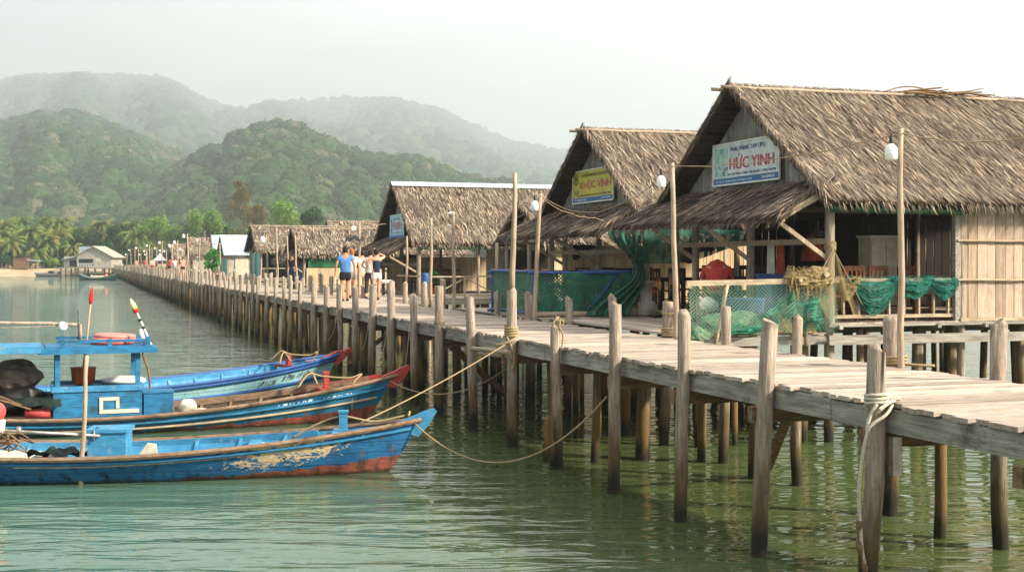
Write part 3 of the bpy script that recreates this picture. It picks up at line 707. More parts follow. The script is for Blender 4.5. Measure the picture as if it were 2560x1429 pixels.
# hut 1: faded plank wall with cross rails, near bay with railing, dark far wall with gaps
q = MB(); planks(q, 2.62, 9.6, Z1+.02, d1['zw']-.02, -.05, wmin=.16, wmax=.24, axis='x', gap=.012, vary=.04); q.build('plank_wall', M['plank'], h1)
q = MB()
for z_ in (Z1+.72, Z1+1.42): q.tube(jagline((2.55, -.095, z_), (9.5, -.095, z_+.01), 12, .012), .022, 7)
q.bar((2.6, -.1, Z1+.02), (9.5, -.1, Z1+.02), .05, .06); q.build('wall_rail', M['rail'], h1, smooth=False)
q = MB(); q.bar((2.56, -.04, Z1-.1), (2.56, -.04, d1['ztie']), .1, .1); q.build('corner_post', M['beam'], h1)
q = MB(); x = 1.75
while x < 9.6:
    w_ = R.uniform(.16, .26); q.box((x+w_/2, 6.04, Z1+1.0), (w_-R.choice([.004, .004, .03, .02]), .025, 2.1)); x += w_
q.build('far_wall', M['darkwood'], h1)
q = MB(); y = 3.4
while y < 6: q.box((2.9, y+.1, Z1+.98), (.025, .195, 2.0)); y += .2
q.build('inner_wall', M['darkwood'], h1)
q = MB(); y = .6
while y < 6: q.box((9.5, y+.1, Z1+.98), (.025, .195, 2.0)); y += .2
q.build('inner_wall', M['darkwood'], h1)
railing(h1, .05, 2.55, -.02, Z1, .73, 8)
q = MB(); q.tube(jagline((-.1, -.16, 4.0), (2.62, -.16, 3.98), 10, .015), .06, 9); q.box((1.25, -.1, 4.1), (2.75, .03, .2)); q.build('rolled_awning', M['green_tarp'], h1, smooth=True)
q = MB(); q.bar((-1.05, -.12, 3.82), (.12, -.12, 4.42), .05, .1); q.build('barge_board', M['rail'], h1)
# hut 2 extras
q = MB(); planks(q, 3.4, 8.2, 1.98, d2['zw']-.02, -.05, axis='x'); q.build('plank_wall', M['plank'], h2)
q = MB(); planks(q, .3, 8, 1.98, 3.55, 6.15, wmin=.05, wmax=.09, axis='x', gap=.004); q.build('bamboo_wall', M['bamboo'], h2)
q = MB(); q.box((1.0, -.09, 3.86), (2.3, .03, .22)); q.box((1.0, -.25, 3.74), (2.3, .3, .02)); q.build('awning', M['blue_tarp'], h2)
# hut 3: back bay dark, bamboo wall at the far side
q = MB(); planks(q, .2, 5.2, 1.86, 3.3, 6.05, wmin=.05, wmax=.09, axis='x', gap=.004); q.build('bamboo_wall', M['bamboo'], h3)
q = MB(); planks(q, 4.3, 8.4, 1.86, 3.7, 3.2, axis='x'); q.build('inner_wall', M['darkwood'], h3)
q = MB(); q.box((3.9, 2.4, 2.9), (.9, .06, 2.0)); q.build('wall_panel', M['concrete'], h3)
q = MB(); q.box((4.2, -.3, 3.68), (8.3, .03, .16)); q.tube(jagline((0, -.3, 3.6), (8.4, -.3, 3.62), 10, .01), .045, 7); q.build('rolled_awning', M['green_tarp'], h3)
q = MB()
q.bar((-.9, -5.1, 2.58), (3.2, -5.1, 2.6), .05, .05); q.bar((-.9, -5.1, 2.58), (-.9, -.3, 2.58), .05, .05)
for x in (-.9, .3, 1.6, 3.1): q.bar((x, -5.1, 1.84), (x, -5.1, 2.6), .05, .05, up=(0, 1, 0))
for xa, xb in ((-.9, .3), (1.6, .35), (1.6, 3.0)): q.bar((xa, -5.07, 1.9), (xb, -5.07, 2.52), .03, .04)
q.bar((-.9, -5.12, 1.95), (3.2, -5.12, 1.95), .04, .05); q.build('railing', M['rail'], h3)
for x in (1.45, -.95):
    q = MB(); q.tube(jagline((x, -5.1, -1), (x+.02, -5.1, 3.75 if x > 0 else 2.6), 5, .01), .06, 8); q.build('post', M['pole'], h3, smooth=True)
MB().bar((-1.0, -4.2, 3.62), (8, -4.2, 3.66), .06, .06).build('awning_beam', M['rail'], h3) if False else None
# bamboo hut between 2 and 3
hb, db = hut('bamboo_hut', 'low bamboo walled hut half hidden behind the yellow signed hut', 14.9, 40.2, 8, 4.6, 1.84, 3.72, 5.15, dens=.6, ln=.45, wd=.026, stilts=8, ridge=None, gable='bamboo')
q = MB(); planks(q, 0, 8, 1.86, 3.6, -.06, wmin=.05, wmax=.1, axis='x', gap=.005, vary=.05); q.build('bamboo_wall', M['bamboo'], hb)
q = MB()
for z_ in (2.3, 2.8, 3.3): q.tube(jagline((-.1, -.1, z_), (8, -.1, z_), 10, .012), .02, 6)
for i in range(9): x = R.uniform(.2, 7); q.tube(jagline((x, -.13, 1.8), (x+R.uniform(-.2, .2), -.11, R.uniform(2.6, 3.4)), 5, .03), .018, 6)
q.build('wall_rail', M['pole'], hb, smooth=True)
# ---- farther huts
def wallset(h, L, Wd, zf, zt, m, x0=0, far=True, y=-.05):
    q = MB(); planks(q, x0, L, zf+.02, zt, y, wmin=.12, wmax=.2, axis='x'); q.build('plank_wall', M[m], h)
h4, d4 = hut('thatched_hut', 'low thatched hut with bamboo slat front beside the walking group', 12.0, 72.4, 9.5, 5.0, 1.84, 3.5, 5.1, dens=.55, ln=.5, wd=.032, porch=(-.1, 4.6, 3.8, 3.2, 1.1), stilts=8)
q = MB(); planks(q, .1, 9, 1.0, 2.75, -.12, wmin=.06, wmax=.11, axis='x', gap=.01, vary=.12); q.build('bamboo_wall', M['bamboo'], h4)
q = MB(); planks(q, .1, 9, 1.9, 3.4, 2.6, axis='x'); q.build('inner_wall', M['darkwood'], h4)
q = MB(); q.grid(lambda u, v: (lerp(.2, 3.0, u), -.1+.04*math.sin(u*14), lerp(2.8, 3.4, v)), 20, 2); q.build('awning', M['green_tarp'], h4)
q = MB(); q.grid(lambda u, v: (-.05+.05*math.sin(u*9), lerp(.1, 1.9, u), lerp(2.0, 3.1, v)), 14, 2); q.build('curtain', M['blue_tarp'], h4)
h5, d5 = hut('thatched_hut', 'thatched hut with turquoise side wall left of the bamboo slat hut', 12.0, 90.8, 8, 6.0, 1.84, 3.9, 5.75, dens=.45, ln=.55, wd=.036, stilts=8)
q = MB(); planks(q, .2, 8, 1.9, 3.8, 3.2, axis='x'); q.build('inner_wall', M['darkwood'], h5)
q = MB(); planks(q, .1, 5.8, 1.86, 3.7, .02, axis='y', wmin=.15, wmax=.25); q.build('plank_wall', M['teal'], h5)
MB().box((3.5, -.1, 3.72), (6.6, .05, .25)).build('awning', M['green_tarp'], h5)
railing(h5, 0, 8, -.05, 1.84, .8, 10)
h6, d6 = hut('metal_roofed_hut', 'hut with plain pale metal roof and turquoise plank walls', 12.0, 112.5, 8, 6.0, 1.84, 3.7, 5.5, stilts=8, ridge=None, mat='metal', gable='teal')
wallset(h6, 8, 6, 1.84, 3.6, 'teal', 3.4); q = MB(); planks(q, .1, 5.8, 1.86, 3.4, .02, axis='y'); q.build('plank_wall', M['teal'], h6)
q = MB(); planks(q, .1, 3.4, 1.86, 3.4, -.03, axis='x'); q.build('plank_wall', M['concrete'], h6); MB().box((1.2, -.09, 2.7), (1.1, .04, 1.5)).build('door', M['cream'], h6)
h7, d7 = hut('thatched_hut', 'far thatched hut with a sheet of metal on its roof', 12.0, 148, 8.5, 6.0, 1.84, 3.9, 5.9, dens=.35, ln=.6, wd=.055, stilts=8, ridge=None)
q = MB(); k = d7['k']; slab(q, (2.2, 3, 6.22), (9, 3, 6.22), (2.2, -.6, 6.22-3.6*k), (9, -.6, 6.22-3.6*k), .02); q.build('roof_sheet', M['metal'], h7)
wallset(h7, 8.5, 6, 1.84, 3.6, 'concrete'); MB().box((4.6, -.12, 2.7), (2.4, .05, 1.6)).build('door', M['green_tarp'], h7)
h8, d8 = hut('thatched_hut', 'small thatched hut far down the pier beyond the metal roofs', 12.0, 178, 7, 6.0, 1.84, 3.5, 5.6, dens=.18, ln=.9, wd=.1, stilts=8, ridge=None)
wallset(h8, 7, 6, 1.84, 3.4, 'bamboo')
h9, d9 = hut('thatched_hut', 'thatched roof showing behind the low bamboo slat hut', 19.8, 103, 8, 6.0, 1.84, 4.2, 6.55, dens=.4, ln=.55, wd=.042, stilts=8)
wallset(h9, 8, 6, 1.84, 4.0, 'bamboo')
for hh in (h1, h2, h3): pass
bpy.context.view_layer.update()
# ---------------------------------------------------------------- signboards
def i1(put, patch, s_, x, yf, z0):
    patch(0.02, 2.59, .02, .135, M['band_blue']); patch(.07, .62, .17, .74, M['ink_pale'])
    put('PHÁC PÀRNG TAM CĐO', 1.42, .70, 1.35, .105, M['ink_blue'], .006)
    put('HỨC YINH', 1.56, .44, 1.72, .30, M['ink_red'], .018)
    put('BÀ THỊT PHÁT CÔNG THẢ | GUẤT 1 THUỊ THẠTRI', 1.56, .205, 1.85, .085, M['ink_blue'], .005)
    put('ĐT. HN. BV. ÁHƠI ASTRN THI ĐCHI. 1 A TVI', .85, .075, 1.45, .055, M['ink_white'], .003)
    put('THAHHHNI ISLE', 2.2, .075, .5, .05, M['ink_white'], .003)
sign('signboard', 'white signboard with large red lettering on the nearest gable', h1, 4.33, 1.72, 4.62, 5.44, .04, 'sign_white', i1)
def i2(put, patch, s_, x, yf, z0):
    patch(.02, 2.68, .02, .13, M['band_blue'])
    put('DH BÙI KHÁNH BÀU TƯ IDOLGIAM', 1.5, .70, 1.7, .1, M['ink_dark'], .005)
    put('KHỌC VÍNH', 1.55, .44, 2.0, .28, M['ink_red'], .014)
    put('ĐA BÀNG ĐƯƠNG THẾ BÁNH HÔ BÀNG TIÊN', 1.45, .2, 2.2, .08, M['ink_dark'], .004)
    put('ĐT. 098 89 87 HRAN', .55, .075, .8, .055, M['ink_white'], .003); put('VINH RƯỢU', 2.25, .075, .6, .055, M['ink_white'], .003)
    q = MB(); q.tube(spline([(x-.02, yf-.3, z0+.72), (x-.02, yf-.2, z0+.66), (x-.02, yf-.3, z0+.6), (x-.02, yf-.4, z0+.55), (x-.02, yf-.25, z0+.48), (x-.02, yf-.2, z0+.56), (x-.02, yf-.38, z0+.66)], 6), .012, 5)
    q.tube(spline([(x-.02, yf-.15, z0+.3), (x-.02, yf-.3, z0+.22), (x-.02, yf-.42, z0+.32)], 6), .012, 5); q.build('emblem', M['ink_dark'], s_)
sign('signboard', 'yellow signboard with pinkish red lettering on the middle gable', h2, 4.7, 2.0, 4.6, 5.42, .04, 'sign_yellow', i2)
def i3(put, patch, s_, x, yf, z0):
    patch(.02, 2.28, .02, .14, M['band_blue']); put('C BÀI QUÁN', 1.1, .8, 1.2, .11, M['ink_blue'], .005); put('HAINH', 1.25, .53, 1.5, .3, M['ink_red'], .016)
    put('BÁN THỊT ĐỒ BIỂN', 1.15, .24, 1.9, .09, M['ink_blue'], .004)
    MB().tube(spline([(x-.02, yf-.25, z0+.8), (x-.02, yf-.35, z0+.55), (x-.02, yf-.22, z0+.3)], 6), .02, 5).build('emblem', M['ink_blue'], s_)
sign('signboard', 'small pale blue signboard tilted on the metal capped hut', h3, 4.2, 1.9, 4.02, 4.98, -.12, 'sign_blue', i3)

tw = thing('ridge_twigs', 'dry twigs and fronds lying on the ridge of the largest hut', 'twigs', h1.location+N*4.3+U*3.0+Vector((0, 0, 6.37)), TH)
q = MB()
for i in range(26): p = Vector((R.uniform(-.9, .7), R.uniform(-.35, -.05), R.uniform(.08, .16))); q.tube(spline([p, p+Vector((R.uniform(.2, .4), R.uniform(-.05, .05), R.uniform(0, .06))), p+Vector((R.uniform(.5, .9), R.uniform(-.1, .1), R.uniform(-.03, .1)))], 4), R.uniform(.008, .022), 5)
q.tube(spline([(-1.3, -.2, .1), (-.9, -.2, .22), (-.5, -.2, .24), (.2, -.15, .15), (.6, -.15, .2)], 6), .014, 5); q.tube(spline([(.3, -.2, .16), (.7, -.2, .2), (1.1, -.25, .28)], 6), [.03, .025, .02, .02, .02, .02, .015, .015, .015, .012, .012, .01, .008], 5)
q.build('branches', M['brace'], tw, smooth=True)
q = MB()
for i in range(160): p = Vector((R.uniform(-.2, 1.6), R.uniform(-.9, -.2), 0)); p.z = .05+p.y*d1['k']; q.blade(p, (R.uniform(-.1, .3), -.25, -.2), (1, 0, 0), .02, (0, 0, .05))
q.build('dry_leaves', M['orange'] if False else M['thatch'], tw)
# ---------------------------------------------------------------- furniture, nets and goods on the porches
def at(h, x, y, z=0): return h.matrix_world @ Vector((x, y, z))
def chair_proto(name, label, m):
    t_ = thing(name, label, 'chair')
    MB().box((0, 0, .44), (.42, .42, .035)).build('seat', M[m], t_)
    b = MB(); b.box((0, -.2, .93), (.42, .03, .09)); b.box((0, -.2, .62), (.40, .025, .05))
    for x in (-.13, -.045, .045, .13): b.box((x, -.2, .77), (.035, .018, .26))
    b.build('backrest', M[m], t_)
    for sx in (-1, 1):
        MB().bar((sx*.19, -.2, 0), (sx*.19, -.2, .95), .04, .04).build('leg', M[m], t_); MB().bar((sx*.19, .19, 0), (sx*.19, .19, .42), .04, .04).build('leg', M[m], t_)
    b = MB(); b.box((0, .19, .2), (.36, .02, .03)); b.box((-.19, 0, .25), (.02, .36, .03)); b.box((.19, 0, .25), (.02, .36, .03)); b.build('stretcher', M[m], t_)
    return t_
def table_proto(name, label, m, L=1.3, Wd=.75):
    t_ = thing(name, label, 'table'); MB().box((0, 0, .73), (L, Wd, .035)).build('tabletop', M[m], t_)
    MB().box((0, 0, .68), (L-.15, Wd-.15, .06)).build('apron', M[m], t_)
    for sx in (-1, 1):
        for sy in (-1, 1): MB().bar((sx*(L/2-.08), sy*(Wd/2-.08), 0), (sx*(L/2-.08), sy*(Wd/2-.08), .66), .055, .055).build('leg', M[m], t_)
    return t_
cA = chair_proto('dining_chair', '', 'chair'); cB = chair_proto('dining_chair', '', 'chair_dark'); tA = table_proto('dining_table', '', 'chair_dark')
usedp = set()
def place(proto, h, x, y, z, rz, label, group):
    o = proto if proto.name not in usedp else copy_tree(proto)
    usedp.add(proto.name); o.location = at(h, x, y, z); o.rotation_euler = (0, 0, TH+rz); o['label'] = label; o['group'] = group; return o
g = 'chairs behind the net draped railing'
for x in (.35, .95, 1.5, 2.1): place(cA, h1, x, .55+R.uniform(-.05, .1), Z1, PI+R.uniform(-.2, .2), 'reddish brown chair behind the green net on the railing', g)
for i, (x, y) in enumerate(((.7, 1.7), (2.0, 1.8))): place(tA, h1, x, y, Z1, 0, ('dark table inside the nearest hut, left of the pair', 'dark table inside the nearest hut, right of the pair')[i], 'tables in the nearest hut')
g = 'dark chairs around tables between white and yellow signed huts'
for i, (x, y, r) in enumerate(((.4, 3.4, 0), (1.0, 3.5, .2), (.3, 4.4, PI), (1.1, 4.6, PI), (.35, 5.3, .1))): place(cB, h1, x, y, Z1, r, 'dark wooden chair at the open back of the nearest hut', 'dark chairs in nearest hut')
place(tA, h1, .7, 4.0, Z1, 0, 'dark table at the open back of the nearest hut', 'tables in the nearest hut')
for i, (x, y, r) in enumerate(((.5, 1.0, 0), (1.1, 1.0, 0), (1.9, 1.1, 0), (2.5, 1.1, 0), (.6, 2.5, PI), (1.2, 2.5, PI), (2.1, 2.5, PI), (.5, 3.5, 0), (1.2, 3.5, 0), (.5, 5.0, PI), (1.2, 5.0, PI), (2.2, 4.8, PI))):
    place(cB if i % 3 else cA, h2, x, y, 1.96, r+R.uniform(-.15, .15), 'reddish wooden chair inside the yellow signed hut' if i % 3 == 0 else 'dark wooden chair inside the yellow signed hut', 'chairs in the yellow signed hut')
for i, (x, y) in enumerate(((.8, 1.75), (2.2, 1.8), (.85, 4.25))): place(tA, h2, x, y, 1.96, 0, 'dark dining table inside the yellow signed hut', 'tables in the yellow signed hut')
for i, (x, y, r) in enumerate(((.3, .8, 0), (.9, .9, 0), (1.6, .8, 0), (.4, 2.3, PI), (1.1, 2.3, PI), (1.7, 2.2, PI), (.5, 4.0, 0), (1.3, 4.2, .3))): place(cB, h3, x, y, 1.84, r, 'dark chair in front of the cream bamboo wall of the metal capped hut', 'chairs in the metal capped hut')
for i, (x, y, r) in enumerate(((4.6, .6, 0), (5.3, .6, 0), (6.0, .7, .2), (4.4, 1.9, PI))): place(cA, h3, x, y, 1.84, r, 'reddish cane chair in the dark bay of the metal capped hut', 'reddish chairs in the metal capped hut')
for i, (x, y) in enumerate(((.6, 1.55), (1.5, 1.5), (5.0, 1.3))): place(tA, h3, x, y, 1.84, 0, 'dark table in the dark bay of the metal capped hut' if i == 2 else 'dark table among dark chairs of the metal capped hut', 'tables in the metal capped hut')
# interior pieces
c = thing('cupboard', 'pale tall cupboard at the right end of the open bay', 'cupboard', at(h1, 2.15, 1.7, Z1), TH)
MB().box((0, 0, .75), (.62, .4, 1.5)).build('carcass', M['cream'], c); MB().box((-.16, -.215, .75), (.28, .025, 1.35)).build('door', M['cream'], c); MB().box((.16, -.215, .75), (.28, .025, 1.35)).build('door', M['cream'], c); MB().box((0, 0, 1.52), (.68, .45, .04)).build('top', M['white'], c)
b = MB(); b.lathe([(.05, .55), (.12, .45), (.2, .2), (.24, 0), (.22, 0), (.1, .42)], 14); o = b.build('hanging_cloth', M['orange'], None, smooth=True, loc=at(h1, 1.15, 2.4, 3.1)); tag(o, 'orange brown cloth hanging from the rafters of the near bay', 'cloth')
f = thing('ceiling_fan', 'dark hanging fan in the near bay of the largest hut', 'fan', at(h1, .75, 1.6, 3.55), .4)
MB().lathe([(.03, .3), (.03, .12), (.1, .1), (.1, 0), (.03, -.02)], 10).build('motor', M['black'], f)
for k in range(3): MB().box((0, 0, .05), (.9, .1, .012), rz=0, M=Matrix.Rotation(k*2*PI/3, 4, 'Z') @ Matrix.Translation((.5, 0, 0))).build('blade', M['darkwood'], f)
for i, (h, x, y, z_, lab) in enumerate(((h1, .1, 5.6, 3.25, 'black cap hanging under the porch of the nearest hut'), (h2, .6, 5.9, 3.35, 'black rag hanging in front of the bamboo wall'), (h3, .9, 5.7, 3.2, 'black hat hanging under the metal capped hut'))):
    b = MB(); b.ball((0, 0, 0), (.16, .1, .2), 2, .4, i); b.ball((.25, 0, .12), (.3, .05, .08), 2, .4, i+4); tag(b.build('sun_hat', M['black'], None, smooth=True, loc=at(h, x, y, z_)), lab, 'hat')
for y, m, lab in ((2.8, 'white', 'white shirt hanging by the porch post'), (2.45, 'orange', 'orange shirt hanging next to the white one')):
    b = MB(); b.grid(lambda u, v: (.12+.03*math.sin(u*14), (u-.5)*lerp(.24, .34, v), -v*.75+.02*math.sin(u*9)), 14, 6); tag(b.build('hanging_shirt', M[m], None, smooth=True, loc=at(h1, .2, y-.25, 3.45), rot=(0, 0, TH)), lab, 'shirt')
b = MB(); b.lathe([(.24, 0), (.3, .02), (.33, .5), (.36, .52), (.33, .54), (.3, .5)], 20); tag(b.build('tub', M['bluep'], None, smooth=True, loc=at(h1, -.9, 1.3, 1.9), rot=(0, 0, TH)), 'round blue tub under the porch beside the red sack', 'tub')
MB_ = MB(); MB_.box((0, 0, .4), (.9, .6, .78)); MB_.box((0, 0, .8), (.94, .64, .04)); tag(MB_.build('crate', M['bluep'], None, loc=at(h1, .4, 2.15, Z1), rot=(0, 0, TH)), 'large blue crate behind the hanging net', 'crate')
p = thing('planter', 'terracotta box planter on the porch table behind the red sack', 'planter', at(h1, -.1, 3.9, 2.55), TH)
MB().box((0, 0, .12), (.5, .4, .5)).build('box', M['orange'], p); b = MB()
for k in range(60): a = R.uniform(0, 6.28); b.blade((R.uniform(-.2, .2), R.uniform(-.15, .15), .36), (math.cos(a)*.1, math.sin(a)*.1, R.uniform(.06, .16)), (-math.sin(a), math.cos(a), 0), .03, (0, 0, -.02))
b.build('leaves', M['leafpot'], p)
b = MB(); b.box((0, 0, -.07), (1.0, .7, .05)); b.box((-.4, -.25, -.35), (.06, .06, .55)); b.box((.4, -.25, -.35), (.06, .06, .55)); b.box((-.4, .25, -.35), (.06, .06, .55)); b.box((.4, .25, -.35), (.06, .06, .55)); tag(b.build('side_table', M['chair_dark'], None, loc=at(h1, -.1, 3.9, 2.5), rot=(0, 0, TH)), 'dark low table carrying the terracotta planter', 'table')
b = MB(); b.ball((0, 0, .1), (.16, .13, .13), 3, .5, 3, 3); b.ball((.15, .05, .07), (.12, .11, .09), 3, .5, 5, 3); tag(b.build('rice_bag', M['white'], None, smooth=True, loc=at(h1, -1.2, 2.2, 2.2), rot=(0, 0, .5)), 'crumpled white bag behind the net by the red sack', 'bag')
# net rail on the near edge of the porch: rail, stakes, sheet of netting
nr = thing('net_rail', 'pale board rail along the porch edge hung with fishing net', 'rail', at(h1, 0, 0, 0), TH)
MB().bar((-2.78, -.12, 2.73), (.1, -.12, 2.77), .045, .09).build('rail_board', M['rail'], nr)
for x, lx, zt in ((-2.12, .22, 2.71), (-.55, .02, 2.74)): MB().tube(jagline((x-lx*.8, -.16, 1.66), (x+lx*.3, -.16, zt), 5, .006), .035, 8).build('stake', M['pole'], nr, smooth=True)
b = MB(); b.grid(lambda u, v: (lerp(-2.75, .05, u), -.19+.05*math.sin(u*13+v*2)+.03*math.sin(v*7), lerp(2.72, 1.9, v)-.02*math.sin(u*20)), 60, 20, uvs=(42, 14)); b.build('net_sheet', M['net_pale'], nr, smooth=True)
# heap of green net slung from the corner post down to the porch floor
def slung(u, v):
    x = lerp(-.25, -2.1, u**1.2); top = lerp(2.95, 2.0, sst(0, .85, u)); z_ = lerp(top, 1.92, v)+.05*math.sin(u*22+v*3)*(1-v)
    return (x+.12*math.sin(v*5+u*8), -.05-.15*math.sin(u*9)*v-.25*v*(1-u)+.06*math.sin(u*31), z_)
b = MB(); b.grid(slung, 60, 24, uvs=(70, 34)); o = b.build('fishing_net', M['net_green'], None, smooth=True, loc=at(h1, 0, 0, 0), rot=(0, 0, TH))
b2 = MB()
for k in range(70):
    v = R.random()**1.4*.9; ph = R.uniform(-.03, .03); b2.tube([Vector(slung(u_/14, v))+Vector((ph, -.02-R.uniform(0, .03), ph)) for u_ in range(15)], R.uniform(.003, .007), 4, cap=False)
b2.build('strands', pm('green_twine', '#3d8a70', '#22604e', ns=12, rough=.9, isl=.4), o)
tag(o, 'green fishing net sloping down from the corner post to the porch floor', 'fishing net')
def heap(name, label, h, x, y, z, rx, ry, rz_, m, seed):
    b = MB(); v, f = ico(4)
    vs = [(p[0]*rx*(1+.25*noise.noise(Vector(p)*2+Vector((seed, 0, 0)))), p[1]*ry*(1+.2*noise.noise(Vector(p)*2.6+Vector((0, seed, 0)))), max(-.02, p[2]*rz_*(1+.3*noise.noise(Vector(p)*3+Vector((0, 0, seed))))+.03*noise.noise(Vector(p)*11))) for p in v]
    b.add(vs, f); return tag(b.build(name, M[m], None, smooth=True, loc=at(h, x, y, z), rot=(0, 0, TH)), label, 'net heap')
heap('net_heap', 'rounded heap of greyish tan netting on the porch edge', h1, -.75, .12, 1.89, .5, .3, .52, 'net_heap_tan', 1)
heap('net_heap', 'green heap of netting on the porch floor behind the rail', h1, -1.7, .3, 1.89, .8, .4, .34, 'net_heap', 2)
heap('net_heap', 'small green heap of netting beside the rope coil at the pier edge', h1, -2.62, -.2, 1.84, .22, .16, .17, 'net_heap', 3)
b = MB(); b.ball((.02, 0, -.02), (.27, .15, .16), 4, .5, 2, 2.2); b.ball((-.33, -.02, -.06), (.25, .13, .11), 4, .5, 6, 2.4); b.ball((-.1, -.05, -.13), (.42, .13, .1), 4, .5, 7, 2.4)
for k in range(60):
    x = R.uniform(-.55, .25); b.tube(spline([(x, .1, -.05), (x+R.uniform(-.06, .06), 0, .1+R.uniform(-.05, .06)), (x+R.uniform(-.1, .1), -.14, -.02), (x+R.uniform(-.12, .12), -.15, -.2-R.uniform(0, .25))], 4), R.uniform(.003, .006), 4, cap=False)
tag(b.build('net_bundle', M['net_heap_tan'], None, smooth=True, loc=at(h1, -.38, -.1, 2.86), rot=(0, 0, TH)), 'tan net bundle with pale floats resting on the rail at the corner post', 'net bundle')
for i, (dx, r) in enumerate(((-.24, .05), (-.74, .035))): tag(MB().lathe([(.01, -.03), (r, -.025), (r, .025), (.01, .03)], 14).build('net_float', M['rail'], None, loc=at(h1, dx, -.265, 2.87-.1*i), rot=(PI/2, 0, TH)), ('larger', 'smaller')[i]+' round pale float on the tan net bundle', 'float')
def cone_net(u, v): a = lerp(-.42, .5, u); return (a*v*1.0, -.13-.06*math.sin(u*12)*v-.08*v, 3.32-v*(.85+.35*abs(math.sin(u*5))))
b = MB(); b.grid(cone_net, 30, 16, uvs=(34, 36)); tag(b.build('fishing_net', M['net_tan'], None, smooth=True, loc=at(h1, 0, 0, 0), rot=(0, 0, TH)), 'thin tan net tied round the corner post and spreading below', 'fishing net')
b = MB()
for k in range(7):
    pts = [(.0+math.cos(a)*.1, math.sin(a)*.1, 3.3+.02*math.sin(3*a+k)+.02*k) for a in [q*PI/6 for q in range(13)]]; b.tube(pts, .009, 5)
for dx, dz in ((.55, -.95), (-.6, -.9)): b.tube(spline([(0, -.1, 3.3), (dx*.45, -.13, 3.3+dz*.45), (dx, -.14, 3.3+dz)], 6), .01, 5)
tag(b.build('post_rope', M['rope'], None, smooth=True, loc=at(h1, 0, 0, 0), rot=(0, 0, TH)), 'twine wound round the corner post with lines running down', 'rope')
b = MB()
for k in range(5): b.ball((R.uniform(-.2, .2), R.uniform(-.1, .1), .07+R.uniform(0, .1)), (R.uniform(.09, .18), .08, .07), 2, .35, k)
tag(b.build('plastic_bag', M['white'], None, smooth=True, loc=at(h1, -.3, .14, 1.9), rot=(0, 0, TH)), 'pile of white plastic bags at the corner post foot', 'bag')
# nets over the near railing: swags
def strands(b, curves, r):
    for c in curves: b.tube(c, r, 4, cap=False)
M['strand_teal'] = pm('teal_twine', '#2f7d70', '#1b574c', ns=12, rough=.9, isl=.4); M['strand_tan'] = pm('tan_twine', '#a89566', '#776742', ns=12, rough=.9, isl=.4)
def swag(name, label, x0, x1, drop, m, seed):
    def cat(f, u, jx=0, jz=0):
        x = lerp(x0, x1, u)+jx; sg_ = math.sin(PI*u)**.85
        zt = Z1+.77+.012*math.sin(u*25+seed)
        return Vector((x, -.075-.05*math.sin(f*3.0)*sg_-.02*math.sin(f*17+seed), zt-f*drop*sg_*(1+.1*math.sin(u*5+seed))-.03*f+jz))
    b = MB(); b.grid(lambda u, v: cat(v, u)+Vector((0, .02*math.sin(v*40+u*9), 0)), 30, 24, uvs=((x1-x0)*44, drop*44))
    b.grid(lambda u, v: (lerp(x0, x1, u), -.06+v*.14, Z1+.775+.02*math.sin(v*PI)+.012*math.sin(u*25)), 30, 3, uvs=((x1-x0)*44, 6))
    o = b.build(name, M[m], None, smooth=True, loc=at(h1, 0, 0, 0), rot=(0, 0, TH)); tag(o, label, 'fishing net')
    b = MB()
    for k in range(64):
        f = R.random()**.75*1.04; jx0, jx1 = R.uniform(-.05, .05), R.uniform(-.05, .05); a = R.uniform(0, .06); c = R.uniform(.94, 1)
        b.tube([cat(f, lerp(a, c, i/12), lerp(jx0, jx1, i/12))+Vector((0, R.uniform(-.025, .0), R.uniform(-.008, .008))) for i in range(13)], R.uniform(.003, .0065), 4, cap=False)
    for k in range(26):   # ends hanging over the rail
        x = R.choice((x0, x1))+R.uniform(-.07, .07); l = R.uniform(.1, .45)*drop+.06; b.tube([(x, .06, Z1+.77), (x, -.07, Z1+.8), (x+R.uniform(-.02, .02), -.08, Z1+.7), (x+R.uniform(-.04, .04), -.09, Z1+.76-l)], R.uniform(.003, .006), 4, cap=False)
    b.build('strands', M['strand_tan' if m == 'net_tan' else 'strand_teal'], o); return o
swag('fishing_net', 'tan net hanging over the railing beside the corner post', .1, .5, .36, 'net_tan', 1)
swag('fishing_net', 'deepest teal net swag over the railing left of the lamp pole', .36, 1.3, .66, 'net_teal', 2)
swag('fishing_net', 'shallow teal net swag over the railing right of the lamp pole', 1.2, 2.02, .36, 'net_teal', 3)
swag('fishing_net', 'short teal net bunched at the plank wall end of the railing', 1.94, 2.56, .34, 'net_teal', 4)
# green net curtain between the huts, tied like a drape
def drape(u, v):
    w0 = lerp(.75, .12, sst(.0, .42, v)) if v < .42 else lerp(.12, .55, sst(.42, 1, v))
    x = .15+(u-.5)*w0*1.5+(.35 if v < .42 else .35-.9*sst(.45, 1, v))*1.0*(v if v < .42 else .42)
    return (-.35-.75*sst(.5, 1, v)+(u-.5)*w0*2.0, -.35+.09*math.sin(u*26)+.05*math.sin(v*6), lerp(3.78, 1.9, v))
b = MB(); b.grid(drape, 40, 40, uvs=(40, 60)); 
b.grid(lambda u, v: (lerp(-.3, 2.4, u), -.5-.25*u+.05*math.sin(u*20), lerp(3.82, lerp(3.05, 3.5, sst(.25, 1, u)), v)+.0), 40, 14, uvs=(60, 20))
tag(b.build('net_curtain', M['net_green_dense'], None, smooth=True, loc=at(h2, 0, 0, 0), rot=(0, 0, TH)), 'dark green net curtain gathered and hanging between two huts', 'net curtain')
